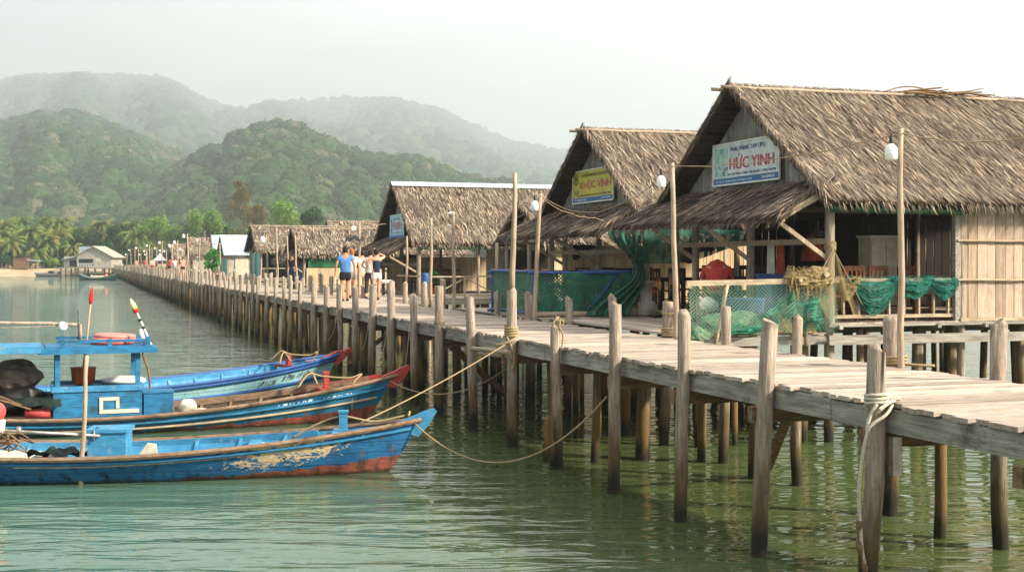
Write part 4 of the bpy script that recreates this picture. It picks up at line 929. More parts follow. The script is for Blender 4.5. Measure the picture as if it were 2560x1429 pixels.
# net cage of blue poles on the second porch
cg = thing('net_cage', 'blue framed cage wrapped in green netting on the middle porch', 'fish cage', at(h2, -1.55, 1.6, 1.86), TH)
Lx, Ly, Hz = 2.3, 3.0, .98
b = MB()
for x in (-Lx/2, Lx/2):
    for y in (-Ly/2, Ly/2): b.tube(jagline((x, y, 0), (x, y, Hz), 3, .01), .03, 7)
for z_ in (.05, Hz):
    for y in (-Ly/2, Ly/2): b.tube(jagline((-Lx/2-.12, y, z_), (Lx/2+.12, y, z_), 4, .012), .032, 7)
    for x in (-Lx/2, Lx/2): b.tube(jagline((x, -Ly/2-.12, z_+.03), (x, Ly/2+.12, z_+.03), 4, .012), .032, 7)
b.tube(jagline((.1, -Ly/2, .05), (.9, -Ly/2, Hz), 3, .01), .022, 6); b.build('frame', M['bluep'], cg, smooth=True)
b = MB()
for (xa, ya, xb, yb) in ((-Lx/2, -Ly/2, Lx/2, -Ly/2), (-Lx/2, -Ly/2, -Lx/2, Ly/2)): b.grid(lambda u, v: (lerp(xa, xb, u)+.02*math.sin(v*9), lerp(ya, yb, u)+.05*math.sin(u*11), lerp(.04, Hz, v)), 24, 8, uvs=(28, 12))
b.build('netting', M['net_green_dense'], cg, smooth=True)
b = MB(); b.grid(lambda u, v: (lerp(-Lx/2+.1, Lx/2-.1, u), lerp(-Ly/2, Ly/2, v)*.96, Hz-.25-.35*math.sin(PI*u)*math.sin(PI*v)), 16, 16, uvs=(28, 30)); b.build('inner_net', M['net_green'], cg, smooth=True)
b = MB(); b.tube(jagline((-1.4, -1.62, .06), (1.3, -1.62, .07), 6, .02), .06, 8); tag(b.build('log', M['pole'], None, smooth=True, loc=at(h2, -1.4, 1.6, 1.86), rot=(0, 0, TH)), 'grey log lying before the netted cage', 'log')
b = MB(); b.lathe([(.17, 0), (.2, .05), (.2, .3), (.13, .34), (.12, .7), (.2, .74), (.2, .78), (.02, .8)], 16); tag(b.build('stool', M['concrete'], None, smooth=True, loc=at(h2, -.1, -.2, 1.87)), 'stone pedestal stool under the green net curtain', 'stool')
# small goods in front of the metal capped hut
pl = thing('potted_plant', 'leafy potted plant beside a post of the metal capped hut', 'plant', at(h3, .3, -.9, 1.84), 0)
MB().lathe([(.12, 0), (.18, .3), (.2, .3), (.16, .26)], 14).build('pot', M['orange'], pl); b = MB()
for k in range(150): a = R.uniform(0, 6.28); e = R.uniform(-.2, 1.4); d = Vector((math.cos(a)*math.cos(e), math.sin(a)*math.cos(e), math.sin(e))); b.blade(Vector((0, 0, .55))+d*R.uniform(.05, .3), d*.16, (-math.sin(a), math.cos(a), 0), .05, (0, 0, -.04))
b.build('leaves', M['leafpot'], pl)
for i, (x, y, m, lab) in enumerate(((-1.2, -5.5, 'bluep', 'blue cloth wrapped over a post by the pier railing'), (-2.2, -3.5, 'white', 'white basin on a bench near the walking group'))):
    b = MB(); b.lathe([(.11, 0), (.13, .1), (.125, .35), (.1, .42)] if i == 0 else [(.2, .5), (.3, .62), (.28, .62), (.18, .52)], 12, sx=1, sy=1); tag(b.build(('wrapped_cloth', 'basin')[i], M[m], None, smooth=True, loc=at(h3, x, y, (2.3, 1.84)[i])), lab, ('cloth', 'basin')[i])
# ---------------------------------------------------------------- boats (local x from stern to bow, z from the waterline)
def hullmat(name, c1, c2, cr, zr0, zr1, Lw, peel=None, dirt='#1c2620', wear='#8a7458', wearlev=.66, low=.0):
    t = NT(name); o = t.coord('Object'); s = t.node('ShaderNodeSeparateXYZ'); t.L(o, s.inputs[0]); x, y, z_ = s.outputs
    n1 = t.noise(t.coord('Object', (1, 1, 2)), 1.7, 5); c = t.mix(t.range(n1, .3, .7), col(c1), col(c2))
    seam = t.math('LESS_THAN', t.math('FRACT', t.math('MULTIPLY', z_, 6.5)), .13)
    c = t.mix(t.math('MULTIPLY', seam, .45), c, col('#123046'))
    st = t.noise(t.coord('Object', (3.5, 3.5, .8)), 2.2, 6, .6); sl_ = t.math('SUBTRACT', t.range(st, .5, .68), t.range(z_, .1, .55, 0, .55), clamp=True)
    c = t.mix(sl_, c, col(dirt))
    ru = t.noise(t.coord('Object', (2.5, 2.5, .7), (5, 2, 0)), 3.0, 6, .6); c = t.mix(t.range(ru, .61, .72), c, col('#6b4a22'))
    fine = t.noise(t.coord('Object', (1, 1, 3)), 26, 4, .7); c = t.mix(t.range(fine, wearlev, wearlev+.08), c, col(wear))
    if peel:
        (xa, za, rx, rz_, sl) = peel
        dx = t.math('DIVIDE', t.math('SUBTRACT', x, xa), rx); zz = t.math('SUBTRACT', t.math('SUBTRACT', z_, za), t.math('MULTIPLY', t.math('SUBTRACT', x, xa), sl))
        dz = t.math('DIVIDE', zz, rz_); e = t.math('ADD', t.math('MULTIPLY', dx, dx), t.math('MULTIPLY', dz, dz))
        pn = t.noise(t.coord('Object', (1, 1, 2.2)), 8, 8, .75)
        m = t.math('ADD', t.range(pn, .3, .7, -1.25, 1.25), t.math('SUBTRACT', .4, e))
        c = t.mix(t.range(m, .0, .06), c, t.mix(t.range(fine, .4, .6), col('#d8c29c'), col('#b39a78')))
    zr = t.math('ADD', zr0, t.math('MULTIPLY', t.math('POWER', t.math('MAXIMUM', t.math('DIVIDE', x, Lw), 0.0), 4.0), zr1))
    zj = t.math('ADD', z_, t.range(t.noise(o, 5, 4), .3, .7, -.03, .03))
    m = t.math('LESS_THAN', zj, zr)
    rc = t.mix(t.range(st, .4, .65), col(cr), col('#4b3226'))
    c = t.mix(m, c, rc)
    c = t.mix(t.range(zj, .02, .07, .85, 0), c, col('#1f1e14'))
    t.L(c, t.b.inputs['Base Color']); t.b.inputs['Roughness'].default_value = .55; t.b.inputs['Specular IOR Level'].default_value = .35
    t.bump(t.noise(t.coord('Object', (1, 1, 4)), 8, 6), .012); return t.m
M['b_blue'] = pm('light_blue_boat_paint', '#438bb3', '#31749c', (1, 1, 3), 4, .6, .006, grime=('#84969a', 6, .56, .72), isl=.05)
M['b_blue_mid'] = pm('mid_blue_boat_paint', '#2b76a1', '#205b80', (1, 1, 3), 4, .6, .006, grime=('#2a4450', 2.6, .54, .7), isl=.06)
M['b_navy'] = pm('deep_blue_boat_paint', '#28538f', '#22477c', ns=3, rough=.5, grime=('#6f8fb5', 7, .66, .76))
M['b_red'] = pm('red_boat_paint', '#a83f3c', '#8d3230', ns=4, rough=.55, grime=('#c98f80', 7, .62, .74))
M['b_wood'] = pm('bare_gunwale_wood', '#8d7560', '#6c5644', (1.5, 6, 6), 4, .8, .006, grime=('#4a3a2d', 3, .55, .7))
M['b_hold'] = pm('dark_boat_hold', '#54463a', '#332a22', (1.5, 6, 6), 4, .85, .006)
M['b_wood_pale'] = pm('pale_boat_wood', '#b7a58c', '#94816a', (1.5, 6, 6), 4, .8, .006)
class Boat:
    def __init__(s, name, label, bow, head, L, Lw, Bm, zm, zb, zs, rake, hull, inner, cap, group=None, depth=.3, xm=.42, cat='boat', nx=56):
        s.Lw, s.Bm, s.zm, s.zb, s.zs, s.rake, s.d, s.xm = Lw, Bm, zm, zb, zs, rake, depth, Lw*xm
        a = rad(head); s.r = thing(name, label, cat, (bow[0]-L*math.cos(a), bow[1]-L*math.sin(a), 0), a, group); s.a = a
        b = MB(); vs = [i/10 for i in range(11)]
        for sg in (1, -1):
            b.grid(lambda u, v: s.pt(u*Lw, v, sg), nx, 10)
        b.add([s.pt(0, v, -1) for v in vs]+[s.pt(0, v, 1) for v in vs], [(i, i+1, 12+i, 11+i) for i in range(10)])
        s.hull = b.build('hull', hull, s.r, smooth=True)
        b = MB()
        for sg in (1, -1): b.grid(lambda u, v: s.pt(.06+u*(Lw*.965), lerp(.38, .985, v), sg, .045), nx, 6)
        b.grid(lambda u, v: (lambda p: (p[0], p[1]*(v*2-1), p[2]))(s.pt(.06+u*(Lw*.965), .38, 1, .045)), nx, 4)
        b.add([s.pt(.06, .38, -1, .045), s.pt(.06, .985, -1, .045), s.pt(.06, .985, 1, .045), s.pt(.06, .38, 1, .045)], [(0, 1, 2, 3)])
        s.inner = b.build('inside', inner, s.r, smooth=True)
        for sg in (-1, 1):
            b = MB()
            b.tube([Vector(s.pt(Lw*i/50, 1.0, sg, -.012))+Vector((0, 0, .012)) for i in range(51)], .038, 6); b.build('gunwale', cap, s.r, smooth=False)
    def B(s, x):
        if x > s.xm: return s.Bm*max(0, 1-((x-s.xm)/(s.Lw-s.xm))**2.3)**.95+.02
        return s.Bm*(1-.32*((s.xm-x)/s.xm)**2)+.02
    def zg(s, x):
        if x > s.xm: return s.zm+s.zb*((x-s.xm)/(s.Lw-s.xm))**2
        return s.zm+s.zs*((s.xm-x)/s.xm)**2
    def pt(s, xi, v, sg=-1, ins=0.0):
        z_ = -s.d+v*(s.zg(xi)+s.d); f = min(1, .12+.88*(max(v, 0))**.55)
        y = max(.0, s.B(xi)*f-ins); wgt = sst(s.Lw*.45, s.Lw, xi)
        return Vector((xi+s.rake*max(z_, -.1)*wgt, sg*y, z_))
    def at(s, x, y, z_): return s.r.matrix_basis @ Vector((x, y, z_))
    def strake(s, name, v, r, m, x0=0, x1=1, sg=-1):
        b = MB(); b.tube([s.pt(s.Lw*lerp(x0, x1, i/50), v, sg, -.008) for i in range(51)], r, 6); return b.build(name, m, s.r, smooth=True)
    def ribs(s, xs, m, v0=.42, v1=.97):
        for x in xs:
            for sg in (1, -1): MB().bar(s.pt(x, v0, sg, .06), s.pt(x, v1, sg, .055), .035, .05, up=(1, 0, 0)).build('rib', m, s.r)
    def shelf(s, x0, x1, z_off, m, wdt=.1, sg=(1, -1), name='side_board'):
        for g in sg:
            b = MB(); P_ = [s.pt(lerp(x0, x1, i/24), 1, g, .07) for i in range(25)]
            for i in range(24): b.bar(P_[i]+Vector((0, 0, z_off)), P_[i+1]+Vector((0, 0, z_off)), .03, wdt)
            b.build(name, m, s.r)
    def write(s, txt, x0, x1, v0, v1, m, sg=-1):
        vs, fs = text_geo(txt, 1.0); w_ = max(q[0] for q in vs); h_ = max(q[1] for q in vs); out = []
        for q in vs: out.append(s.pt(lerp(x0, x1, (q[0]/w_+1)/2), lerp(v0, v1, (q[1]/h_+1)/2), sg, -.012))
        return MB().add(out, fs).build('lettering', m, s.r)
    def stem(s, m, tip, zt, w_=.07, h0=.16):
        b = MB(); a = s.pt(s.Lw*.955, 1, 1); xa, za = a.x, a.z
        e = s.pt(s.Lw, 1, 1); poly = [(xa-.1, za-.02), (e.x-.04, e.z-.24), (lerp(e.x, tip, .5), lerp(e.z-.24, zt, .45)), (tip, zt-.02), (tip-.05, zt+.025), (tip-.2, zt-.02), (e.x-.08, e.z+.08)]
        b.prism(poly, 'y', -w_/2, w_/2); b.build('stem_head', m, s.r)
    def foredeck(s, x0, m):
        b = MB(); b.grid(lambda u, v: (lambda p: (p.x, p.y*(v*2-1)*.96, p.z-.03))(s.pt(lerp(x0, s.Lw*.985, u), 1, 1)), 14, 4); b.build('foredeck', m, s.r)
    def bitt(s, x, m, h=.2, wdt=.1):
        z_ = s.zg(x); b = MB(); b.box((x+.1, 0, z_+h*.4), (wdt, wdt, h*1.4)); b.box((x+.1, 0, z_+h*1.1), (wdt*1.25, wdt*1.25, .03)); b.build('bitt', m, s.r)
        b = MB(); q = s.pt(x, 1, 1, .03).y; b.bar((x, -q, z_-.05), (x, q, z_-.05), .1, .06); b.build('bitt_beam', m, s.r)
    def thwart(s, x, m, wdt=.16, dz=-.08): 
        q = s.pt(x, .9, 1, .05).y; MB().bar((x, -q, s.zg(x)+dz), (x, q, s.zg(x)+dz), wdt, .035).build('thwart', m, s.r)
# --- front boat
B1 = Boat('wooden_boat', 'front blue wooden boat with pale peeling paint patch near its bow', (-1.18, 18.9), 6.0, 8.35, 7.72, .86, .37, .38, .17, .62,
   hullmat('front_hull_paint', '#256899', '#1a5583', '#84483a', .0, .24, 7.72, peel=(6.3, .40, 1.05, .25, .13), dirt='#16211f', wearlev=.72), M['b_blue'], M['b_wood'])
B1.strake('rub_rail', .9, .025, M['b_blue_mid'], 0, .99); B1.strake('rub_rail', .9, .025, M['b_blue_mid'], 0, .99, 1)
B1.ribs([1.0, 1.7, 2.4, 3.0, 3.6, 4.2, 4.8, 5.4, 6.0, 6.6], M['b_blue']); B1.shelf(2.2, 6.4, -.03, M['b_blue'], .09, (1,)); B1.shelf(2.6, 5.6, -.1, M['b_wood_pale'], .03, (-1,), 'side_board')
B1.stem(M['b_blue'], 8.42, .9); B1.foredeck(6.75, M['b_blue']); B1.bitt(6.95, M['b_blue'], .24, .12); B1.thwart(5.75, M['b_blue']); B1.thwart(2.8, M['b_wood_pale'])
b = MB(); b.grid(lambda u, v: (lambda p: (p.x, p.y*(v*2-1)*.97, p.z-.1))(B1.pt(lerp(.1, 2.6, u), 1, 1)), 8, 4); b.build('stern_deck', M['cream'], B1.r)
B1.write('v', 7.35, 7.4, .7, .76, M['ink_dark']) if False else None
bx = thing('storage_box', 'light blue lidded box standing in the front boat', 'box', B1.at(3.78, -.28, .2), B1.a)
MB().box((0, 0, .25), (.52, .5, .5)).build('body', M['b_blue'], bx); MB().box((0, 0, .52), (.58, .56, .045)).build('lid', M['b_blue'], bx); MB().box((-.16, -.1, .548), (.02, .14, .01)).build('handle', M['black'], bx)
tag(MB().tube(jagline(B1.at(3.45, -.62, .0), B1.at(3.52, -.56, 1.78), 6, .012), [.034, .034, .033, .03, .03, .028, .028], 9).build('punt_pole', M['pole'], None, smooth=True), 'upright bare wooden pole standing by the box of the front boat', 'pole')
b = MB(); b.tube([B1.at(1.1, -.55, .84), B1.at(3.7, -.57, .66)], .022, 8); b.tube([B1.at(3.62, -.57, .58), B1.at(3.62, -.57, .74)], .012, 6); b.tube([B1.at(2.6, -.55, .70), B1.at(2.6, -.55, .8)], .035, 8)
tag(b.build('tiller_shaft', M['steel'], None, smooth=True), 'long pale metal tiller shaft lying above the front boat stern', 'shaft')
b = MB(); b.lathe([(.02, 0), (.12, 0), (.17, .08), (.185, .09), (.16, .06), (.02, .02)], 20, Matrix.Translation(B1.at(5.8, .5, .22)) @ Matrix.Rotation(.9, 4, 'X'), sx=1, sy=.8); tag(b.build('basin', M['white'], None, smooth=True), 'oval white basin leaning inside the front boat', 'basin')
b = MB()
for k in range(34):
    a = R.uniform(0, 6.28); c = Vector((R.uniform(1.7, 2.5), -.5+R.uniform(-.2, .25), .42+R.uniform(0, .28))); b.tube(spline([c, c+Vector((math.cos(a)*.2, math.sin(a)*.12, .1)), c+Vector((math.cos(a+1)*.3, math.sin(a+1)*.15, -.05)), c+Vector((math.cos(a+2)*.2, math.sin(a+2)*.1, .02))], 5), .012, 5)
o = b.build('tangled_rope', M['brace'], B1.r if False else None, smooth=True, loc=B1.r.location, rot=(0, 0, B1.a)); tag(o, 'brown tangle of rope at the front boat stern', 'rope')
b = MB(); b.ball((0, 0, 0), (.17, .17, .15), 3, .05); o = b.build('float_buoy', M['pinkred'], None, smooth=True, loc=B1.at(2.28, -.62, 1.02)); tag(o, 'round red float on top of the rope tangle', 'buoy')
b = MB(); b.lathe([(.13, 0), (.14, .16), (.12, .17)], 12); tag(b.build('bucket', M['white'], None, smooth=True, loc=B1.at(2.3, -.62, .74)), 'small white bucket under the red float', 'bucket')
b = MB(); b.grid(lambda u, v: (u*.8-.4, (v-.5)*.35, .05+.07*math.sin(u*8+v*3)*math.cos(v*6)+.03*math.sin(u*19)), 20, 10); tag(b.build('dark_cloth', M['tarp_dark'], None, smooth=True, loc=B1.at(3.05, -.25, .34), rot=(0, 0, B1.a)), 'crumpled dark oily cloth on the front boat stern', 'cloth')
b = MB(); b.prism([(0, 0), (.3, .02), (.28, .2), (.16, .22)], 'y', -.03, .03); tag(b.build('board_scrap', M['cream'], None, loc=B1.at(4.15, -.35, .3), rot=(0, 0, B1.a)), 'small cream board leaning by the light blue box', 'board')
# --- middle boat with wheelhouse
B2 = Boat('wooden_boat', 'middle blue wooden boat with open wheelhouse and red bow', (-2.05, 25.35), 20.5, 9.6, 8.75, .76, .30, .54, .24, .72,
   hullmat('middle_hull_paint', '#28708f', '#1b5676', '#8b4536', .03, .24, 8.75, dirt='#22301f', wearlev=.7), M['b_hold'], M['b_wood'])
B2.strake('rub_rail', .82, .03, M['b_blue_mid'], 0, .99); B2.strake('rub_rail', .66, .026, M['b_wood_pale'], 0, .985); B2.strake('rub_rail', .82, .03, M['b_blue_mid'], 0, .99, 1)
B2.ribs([4.6, 5.1, 5.6, 6.1, 6.6, 7.1, 7.5], M['b_wood']); B2.shelf(4.3, 8.3, .03, M['b_wood'], .12, (1,), 'wash_board'); B2.stem(M['b_red'], 9.64, 1.02, .09); B2.foredeck(8.0, M['b_red']); B2.bitt(7.85, M['b_red'], .26, .1)
B2.shelf(7.2, 8.5, .05, M['b_red'], .1, (1,), 'wash_board')
B2.write('LĐV LBĐ', 6.75, 7.35, .80, .9, M['ink_white']); B2.write('AE ĐBI ZA', 7.5, 8.05, .8, .88, M['ink_white'])
b = MB(); b.grid(lambda u, v: (lambda p: (p.x, p.y*(v*2-1)*.97, p.z-.08))(B2.pt(lerp(.1, 4.9, u), 1, 1)), 8, 4); b.build('stern_deck', M['b_wood'], B2.r)
xc = 3.72; zc = .40
b = MB(); b.box((xc, 0, zc+.12), (1.5, 1.2, .62)); b.build('wheelhouse', M['b_blue_mid'], B2.r)
b = MB()
for sg in (-1, 1): b.box((xc, sg*.6, zc+.44), (1.56, .06, .1))
for sx in (-1, 1): b.box((xc+sx*.76, 0, zc+.44), (.05, 1.14, .1))
for z_ in (-.04, .14, .3): b.box((xc, -.604, zc+z_), (1.5, .006, .01))
b.build('coaming', M['b_blue'], B2.r)
b = MB(); 
for (x0, x1, z0, z1) in ((.02, .36, .22, .28), (.02, .08, .05, .23), (.3, .36, .08, .23), (.02, .7, -.01, .06)): b.box((xc+(x0+x1)/2, -.612, zc+(z0+z1)/2), (x1-x0, .02, z1-z0))
b.build('window_frame', M['cream'], B2.r)
for sx in (-1, 1):
    for sg in (-1, 1): MB().box((xc+sx*.68, sg*.53, zc+.77), (.085, .085, .64)).build('roof_post', M['b_blue_mid'], B2.r)
b = MB(); b.box((xc, 0, zc+1.11), (2.02, 1.4, .1)); b.box((xc+.02, 0, zc+1.17), (1.8, 1.25, .03)); 
rf = b.build('roof', M['b_blue_mid'], B2.r)
b = MB()
for sg in (-1, 1): b.box((xc+.1, sg*.6, zc+1.28), (1.6, .035, .05))
b.box((xc+.86, .0, zc+1.28), (.04, 1.24, .05))
for x, y in ((.86, -.6), (.86, .6), (-.6, -.6), (-.6, .6), (.2, -.6), (.2, .6)): b.box((xc+x, y, zc+1.25), (.07, .06, .2 if x > .8 else .14))
b.build('roof_rail', M['b_blue_mid'], rf)
b = MB(); b.box((xc-2.3, -.05, zc+1.18), (2.7, 1.25, .06)); b.box((xc-2.3, -.695, zc+1.15), (2.7, .04, .12)); b.build('canopy', M['b_blue'], B2.r)
MB().bar((.9, -.6, .5), (.95, -.6, zc+1.16), .05, .05).build('canopy_post', M['b_navy'], B2.r); MB().bar((.9, .5, .5), (.95, .5, zc+1.16), .05, .05).build('canopy_post', M['b_navy'], B2.r)
bx = thing('storage_box', 'dull teal box standing before the wheelhouse', 'box', B2.at(4.78, -.12, .3), B2.a); MB().box((0, 0, .2), (.52, .5, .4)).build('body', M['b_blue_mid'], bx); MB().box((0, 0, .415), (.56, .54, .03)).build('lid', M['b_blue_mid'], bx)
for k, m, r, lab in ((0, 'pinkred', .37, 'lowest red lid of the stack on the wheelhouse roof'), (1, 'pink', .38, 'middle pink lid of the stack on the wheelhouse roof'), (2, 'pink', .36, 'topmost pink lid of the stack on the wheelhouse roof')):
    tag(MB().lathe([(.02, 0), (r, 0), (r+.015, .03), (r, .052), (r*.9, .062), (.02, .07)], 28).build('round_lid', M[m], None, smooth=True, loc=B2.at(xc+.28+.02*k, .05, zc+1.19+.058*k), rot=(0, .02*k, 0)), lab, 'lid', 'stacked lids')
def flagpole(name, label, base, top, parts, cat='flag pole'):
    t_ = thing(name, label, cat, base); d = Vector(top)-Vector(base); MB().tube([(0, 0, 0), d*.5+Vector((.01, 0, 0)), d], [.022, .02, .016], 7).build('pole', M[parts[0]], t_, smooth=True)
    return t_, d
M['mk_yellow'] = pm('pale_yellow_cloth', '#e8dfa3', '#d6cb85', rough=.7); M['mk_red'] = pm('bright_red_cloth', '#cf2f2a', '#b52622', rough=.7)
t_, d = flagpole('marker_buoy', 'white marker pole with red and yellow tip on the wheelhouse roof', B2.at(xc+.92, -.45, zc+1.18), B2.at(xc+.62, -.42, zc+1.88), ['white'], 'marker')
b = MB(); b.tube([d*.93, d*1.05, d*1.2], [.055, .05, .012], 8); b.build('tip', M['mk_yellow'], t_, smooth=True); b = MB(); b.tube([d*.84, d*.93], [.05, .058], 8); b.build('band', M['mk_red'], t_, smooth=True)
b = MB(); 
for f in (.14, .42, .62): b.tube([d*f, d*(f+.06)], .032, 8)
b.build('float', M['black'], t_, smooth=True)
t_, d = flagpole('marker_buoy', 'short white marker pole beside the taller tipped one', B2.at(xc+.8, -.5, zc+1.18), B2.at(xc+.73, -.48, zc+1.48), ['white'], 'marker'); MB().tube([d*.2, d*.95], [.045, .035], 8).build('float', M['white'], t_, smooth=True)
t_, d = flagpole('flag_pole', 'thin pole with furled red flag behind the wheelhouse', B2.at(xc-.25, .45, zc+.43), B2.at(xc-.08, .45, zc+2.0), ['pole']); b = MB(); b.tube([d*.94, d*.98, d*1.06, d*1.14], [.02, .042, .035, .01], 8); b.build('flag', M['mk_red'], t_, smooth=True)
tag(MB().tube([B2.at(xc-.3, .5, zc+1.18), B2.at(xc-.31, .5, zc+1.8)], .008, 5).build('antenna', M['black'], None), 'thin dark aerial beside the furled red flag', 'aerial')
b = MB(); b.lathe([(.15, 0), (.2, .02), (.22, .28), (.24, .3), (.2, .31)], 14); tag(b.build('pot', M['orange'], None, smooth=True, loc=B2.at(xc-.22, .25, zc+.45)), 'orange brown pot inside the wheelhouse', 'pot')
b = MB(); b.ball((0, 0, 0), (.42, .3, .09), 3, .1); tag(b.build('white_float', M['white'], None, smooth=True, loc=B2.at(xc+.5, .2, zc+.5)), 'flat white float lying in the wheelhouse', 'float')
b = MB(); b.tube(jagline(B2.at(1.2, .62, zc+1.62), B2.at(3.45, .62, zc+1.52), 8, .01), .03, 7); b.tube([B2.at(3.45, .62, zc+1.53), B2.at(3.47, .6, zc+1.18)], .03, 7); b.tube([B2.at(.9, .62, zc+1.57), B2.at(.92, .62, zc+1.18)], .022, 6)
b.tube(sag(B2.at(.8, .6, zc+1.57), B2.at(3.1, .6, zc+1.51), .05), .01, 5); tag(b.build('boom_rail', M['pole'], None, smooth=True), 'weathered rail of poles above the blue canopy', 'rail')
b = MB(); b.lathe([(.02, -.06), (.085, -.05), (.1, .0), (.06, .06), (.02, .08)], 14, Matrix.Rotation(PI/2, 4, 'Y')); tag(b.build('spotlight', M['white'], None, smooth=True, loc=B2.at(3.15, .58, zc+1.49)), 'round white spotlight hanging from the boom rail', 'spotlight')
en = thing('outboard_engine', 'engine under a faded brown cover at the middle boat stern', 'engine', B2.at(2.35, .25, .5), B2.a)
b = MB(); b.ball((0, 0, .5), (.42, .34, .3), 3, .35, 4, 2.2); b.build('cover', M['cover'], en, smooth=False); b = MB(); b.ball((0, -.05, .12), (.5, .36, .3), 3, .35, 8, 2); b.build('casing', M['black'], en, smooth=True)
b = MB(); b.tube([(.4, 0, .15), (.9, .02, .25), (1.8, .03, .35)], .03, 7); b.tube(spline([(.4, -.1, .0), (.7, -.12, .05), (.75, -.1, .2)], 5), .02, 6); b.build('shaft', M['brace'], en, smooth=True)
b = MB(); b.grid(lambda u, v: (lerp(-1.05, .95, u), (v-.5)*.75, .12+.24*sst(0, 1, u)*(1-abs(v-.5))+.07*noise.noise(Vector((u*5, v*5, 1)))+.05*math.sin(v*14+u*4)), 40, 22); tag(b.build('tarp', M['tarp_dark'], None, smooth=True, loc=B2.at(2.15, -.38, .36), rot=(0, 0, B2.a)), 'dark tarp heaped behind the wheelhouse', 'tarp')
b = MB()
for k in range(6): b.tube(spline([(R.uniform(-.9, -.5), R.uniform(-.3, .3), .3), (-.2, R.uniform(-.3, .2), .35+R.uniform(0, .1)), (.6, R.uniform(-.4, .0), .15)], 6), R.choice([.014, .02, .03]), 6)
tag(b.build('hose', M['brace'], None, smooth=True, loc=B2.at(2.0, -.42, .38), rot=(0, 0, B2.a)), 'brown hoses and sticks lying over the dark tarp', 'hose')
b = MB(); b.tube([(-.22, 0, 0), (.2, 0, 0)], [.085, .085], 14); tag(b.build('canister', M['pinkred'], None, smooth=True, loc=B2.at(2.72, -.56, .44), rot=(0, 0, B2.a)), 'red canister lying against the wheelhouse', 'canister')
b = MB(); b.ball((0, 0, .12), (.17, .15, .15), 3, .3, 4); b.ball((.26, -.03, .05), (.14, .11, .07), 3, .3, 9); tag(b.build('cloth_bundle', M['cream'], None, smooth=True, loc=B2.at(5.3, -.4, .3)), 'cream cloth bundle beside the teal box', 'cloth')
tag(MB().tube(spline([B2.at(xc+.82, .5, zc+1.1), B2.at(xc+.86, .48, zc+.9), B2.at(xc+.95, .45, zc+.6), B2.at(xc+.98, .4, zc+.1)], 8), .02, 6).build('driftwood_pole', M['brace'], None, smooth=True), 'crooked brown stick leaning at the wheelhouse front post', 'stick')
# --- rear boat
B3 = Boat('wooden_boat', 'rear pale blue boat with navy trim and red bow tip', (-4.05, 31.0), 48, 9.3, 8.5, .8, .5, .36, .15, .7,
   hullmat('rear_hull_paint', '#9cc6cf', '#83b3c2', '#7fa9b5', .05, .05, 8.5, dirt='#6f949c', wearlev=.74), M['b_blue'], M['b_navy'])
B3.strake('rub_rail', .93, .045, M['b_navy'], 0, .99); B3.strake('rub_rail', .6, .04, M['b_navy'], 0, .985); B3.strake('rub_rail', .93, .045, M['b_navy'], 0, .99, 1)
B3.ribs([2, 2.8, 3.6, 4.2, 4.8, 5.4, 6.0, 6.6, 7.2], M['b_blue']); B3.shelf(1.5, 7.4, -.04, M['b_blue'], .1, (1,)); B3.stem(M['b_red'], 9.5, .98, .1); B3.bitt(7.5, M['b_red'], .2, .1); B3.foredeck(7.75, M['b_red'])
B3.write('LĐ3 C8E', 6.2, 6.7, .66, .8, M['ink_dark']); B3.write('8 P86 18 13', 6.85, 7.6, .7, .84, M['ink_dark'])
for B_, lab in ((B2, 'pale rope looped over the red bow of the middle boat'), (B3, 'pale rope looped over the red bow of the rear boat')):
    z_ = B_.zg(B_.Lw*.93); x = B_.Lw*.93; b = MB()
    b.tube(spline([(x-.8, -.3, z_-.02), (x-.55, -.12, z_+.22), (x-.25, -.05, z_+.16), (x+.25, -.08, z_+.12), (x+.5, -.05, z_+.18), (x+.3, -.18, z_-.0), (x+.27, -.19, z_-.5)], 8), .016, 6); b.tube(spline([(x-.7, .2, z_), (x-.5, .0, z_+.25), (x-.4, -.2, z_+.02)], 8), .02, 6)
    tag(b.build('bow_rope', M['rope'], None, smooth=True, loc=B_.r.location, rot=(0, 0, B_.a)), lab, 'rope')
# --- mooring lines
def wl_(t_, s_, z_): return W(t_, s_, z_)
pm6 = W(P[6][0]-.1, P[6][1]-.1, 1.74); e1 = B1.at(7.55, 0, .76); e1b = B1.at(8.0, 0, .8)
for a, b_, d, lab, r in ((B1.at(7.3, .05, .72), pm6, .05, 'taut mooring line rising from the front bow to the coiled rope post', .011), (e1b, W(P[4][0]+.02, P[4][1]+.35, 1.25), .78, 'slack mooring line sagging from the front bow towards the pier', .012), (B2.at(9.15, 0, .78), W(7.6, P[6][1]+2.3, 1.2), .42, 'slack mooring line from the middle boat red bow into the pier piles', .011)):
    tag(MB().tube(sag(a, b_, d, 22), r, 6).build('mooring_line', M['rope'], None, smooth=True), lab, 'mooring line')
b = MB(); x = 7.2; b.tube(spline([(6.3, .1, .5), (6.7, .05, .72), (7.05, 0, .82), (7.5, .02, .74), (7.95, 0, .82)], 8), .016, 6); b.tube(spline([(8.0, .06, .84), (8.02, -.02, .88), (8.0, -.07, .82)], 5), .016, 6); tag(b.build('bow_rope', M['rope'], None, smooth=True, loc=B1.r.location, rot=(0, 0, B1.a)), 'pale rope running along the front boat blue bow', 'rope')
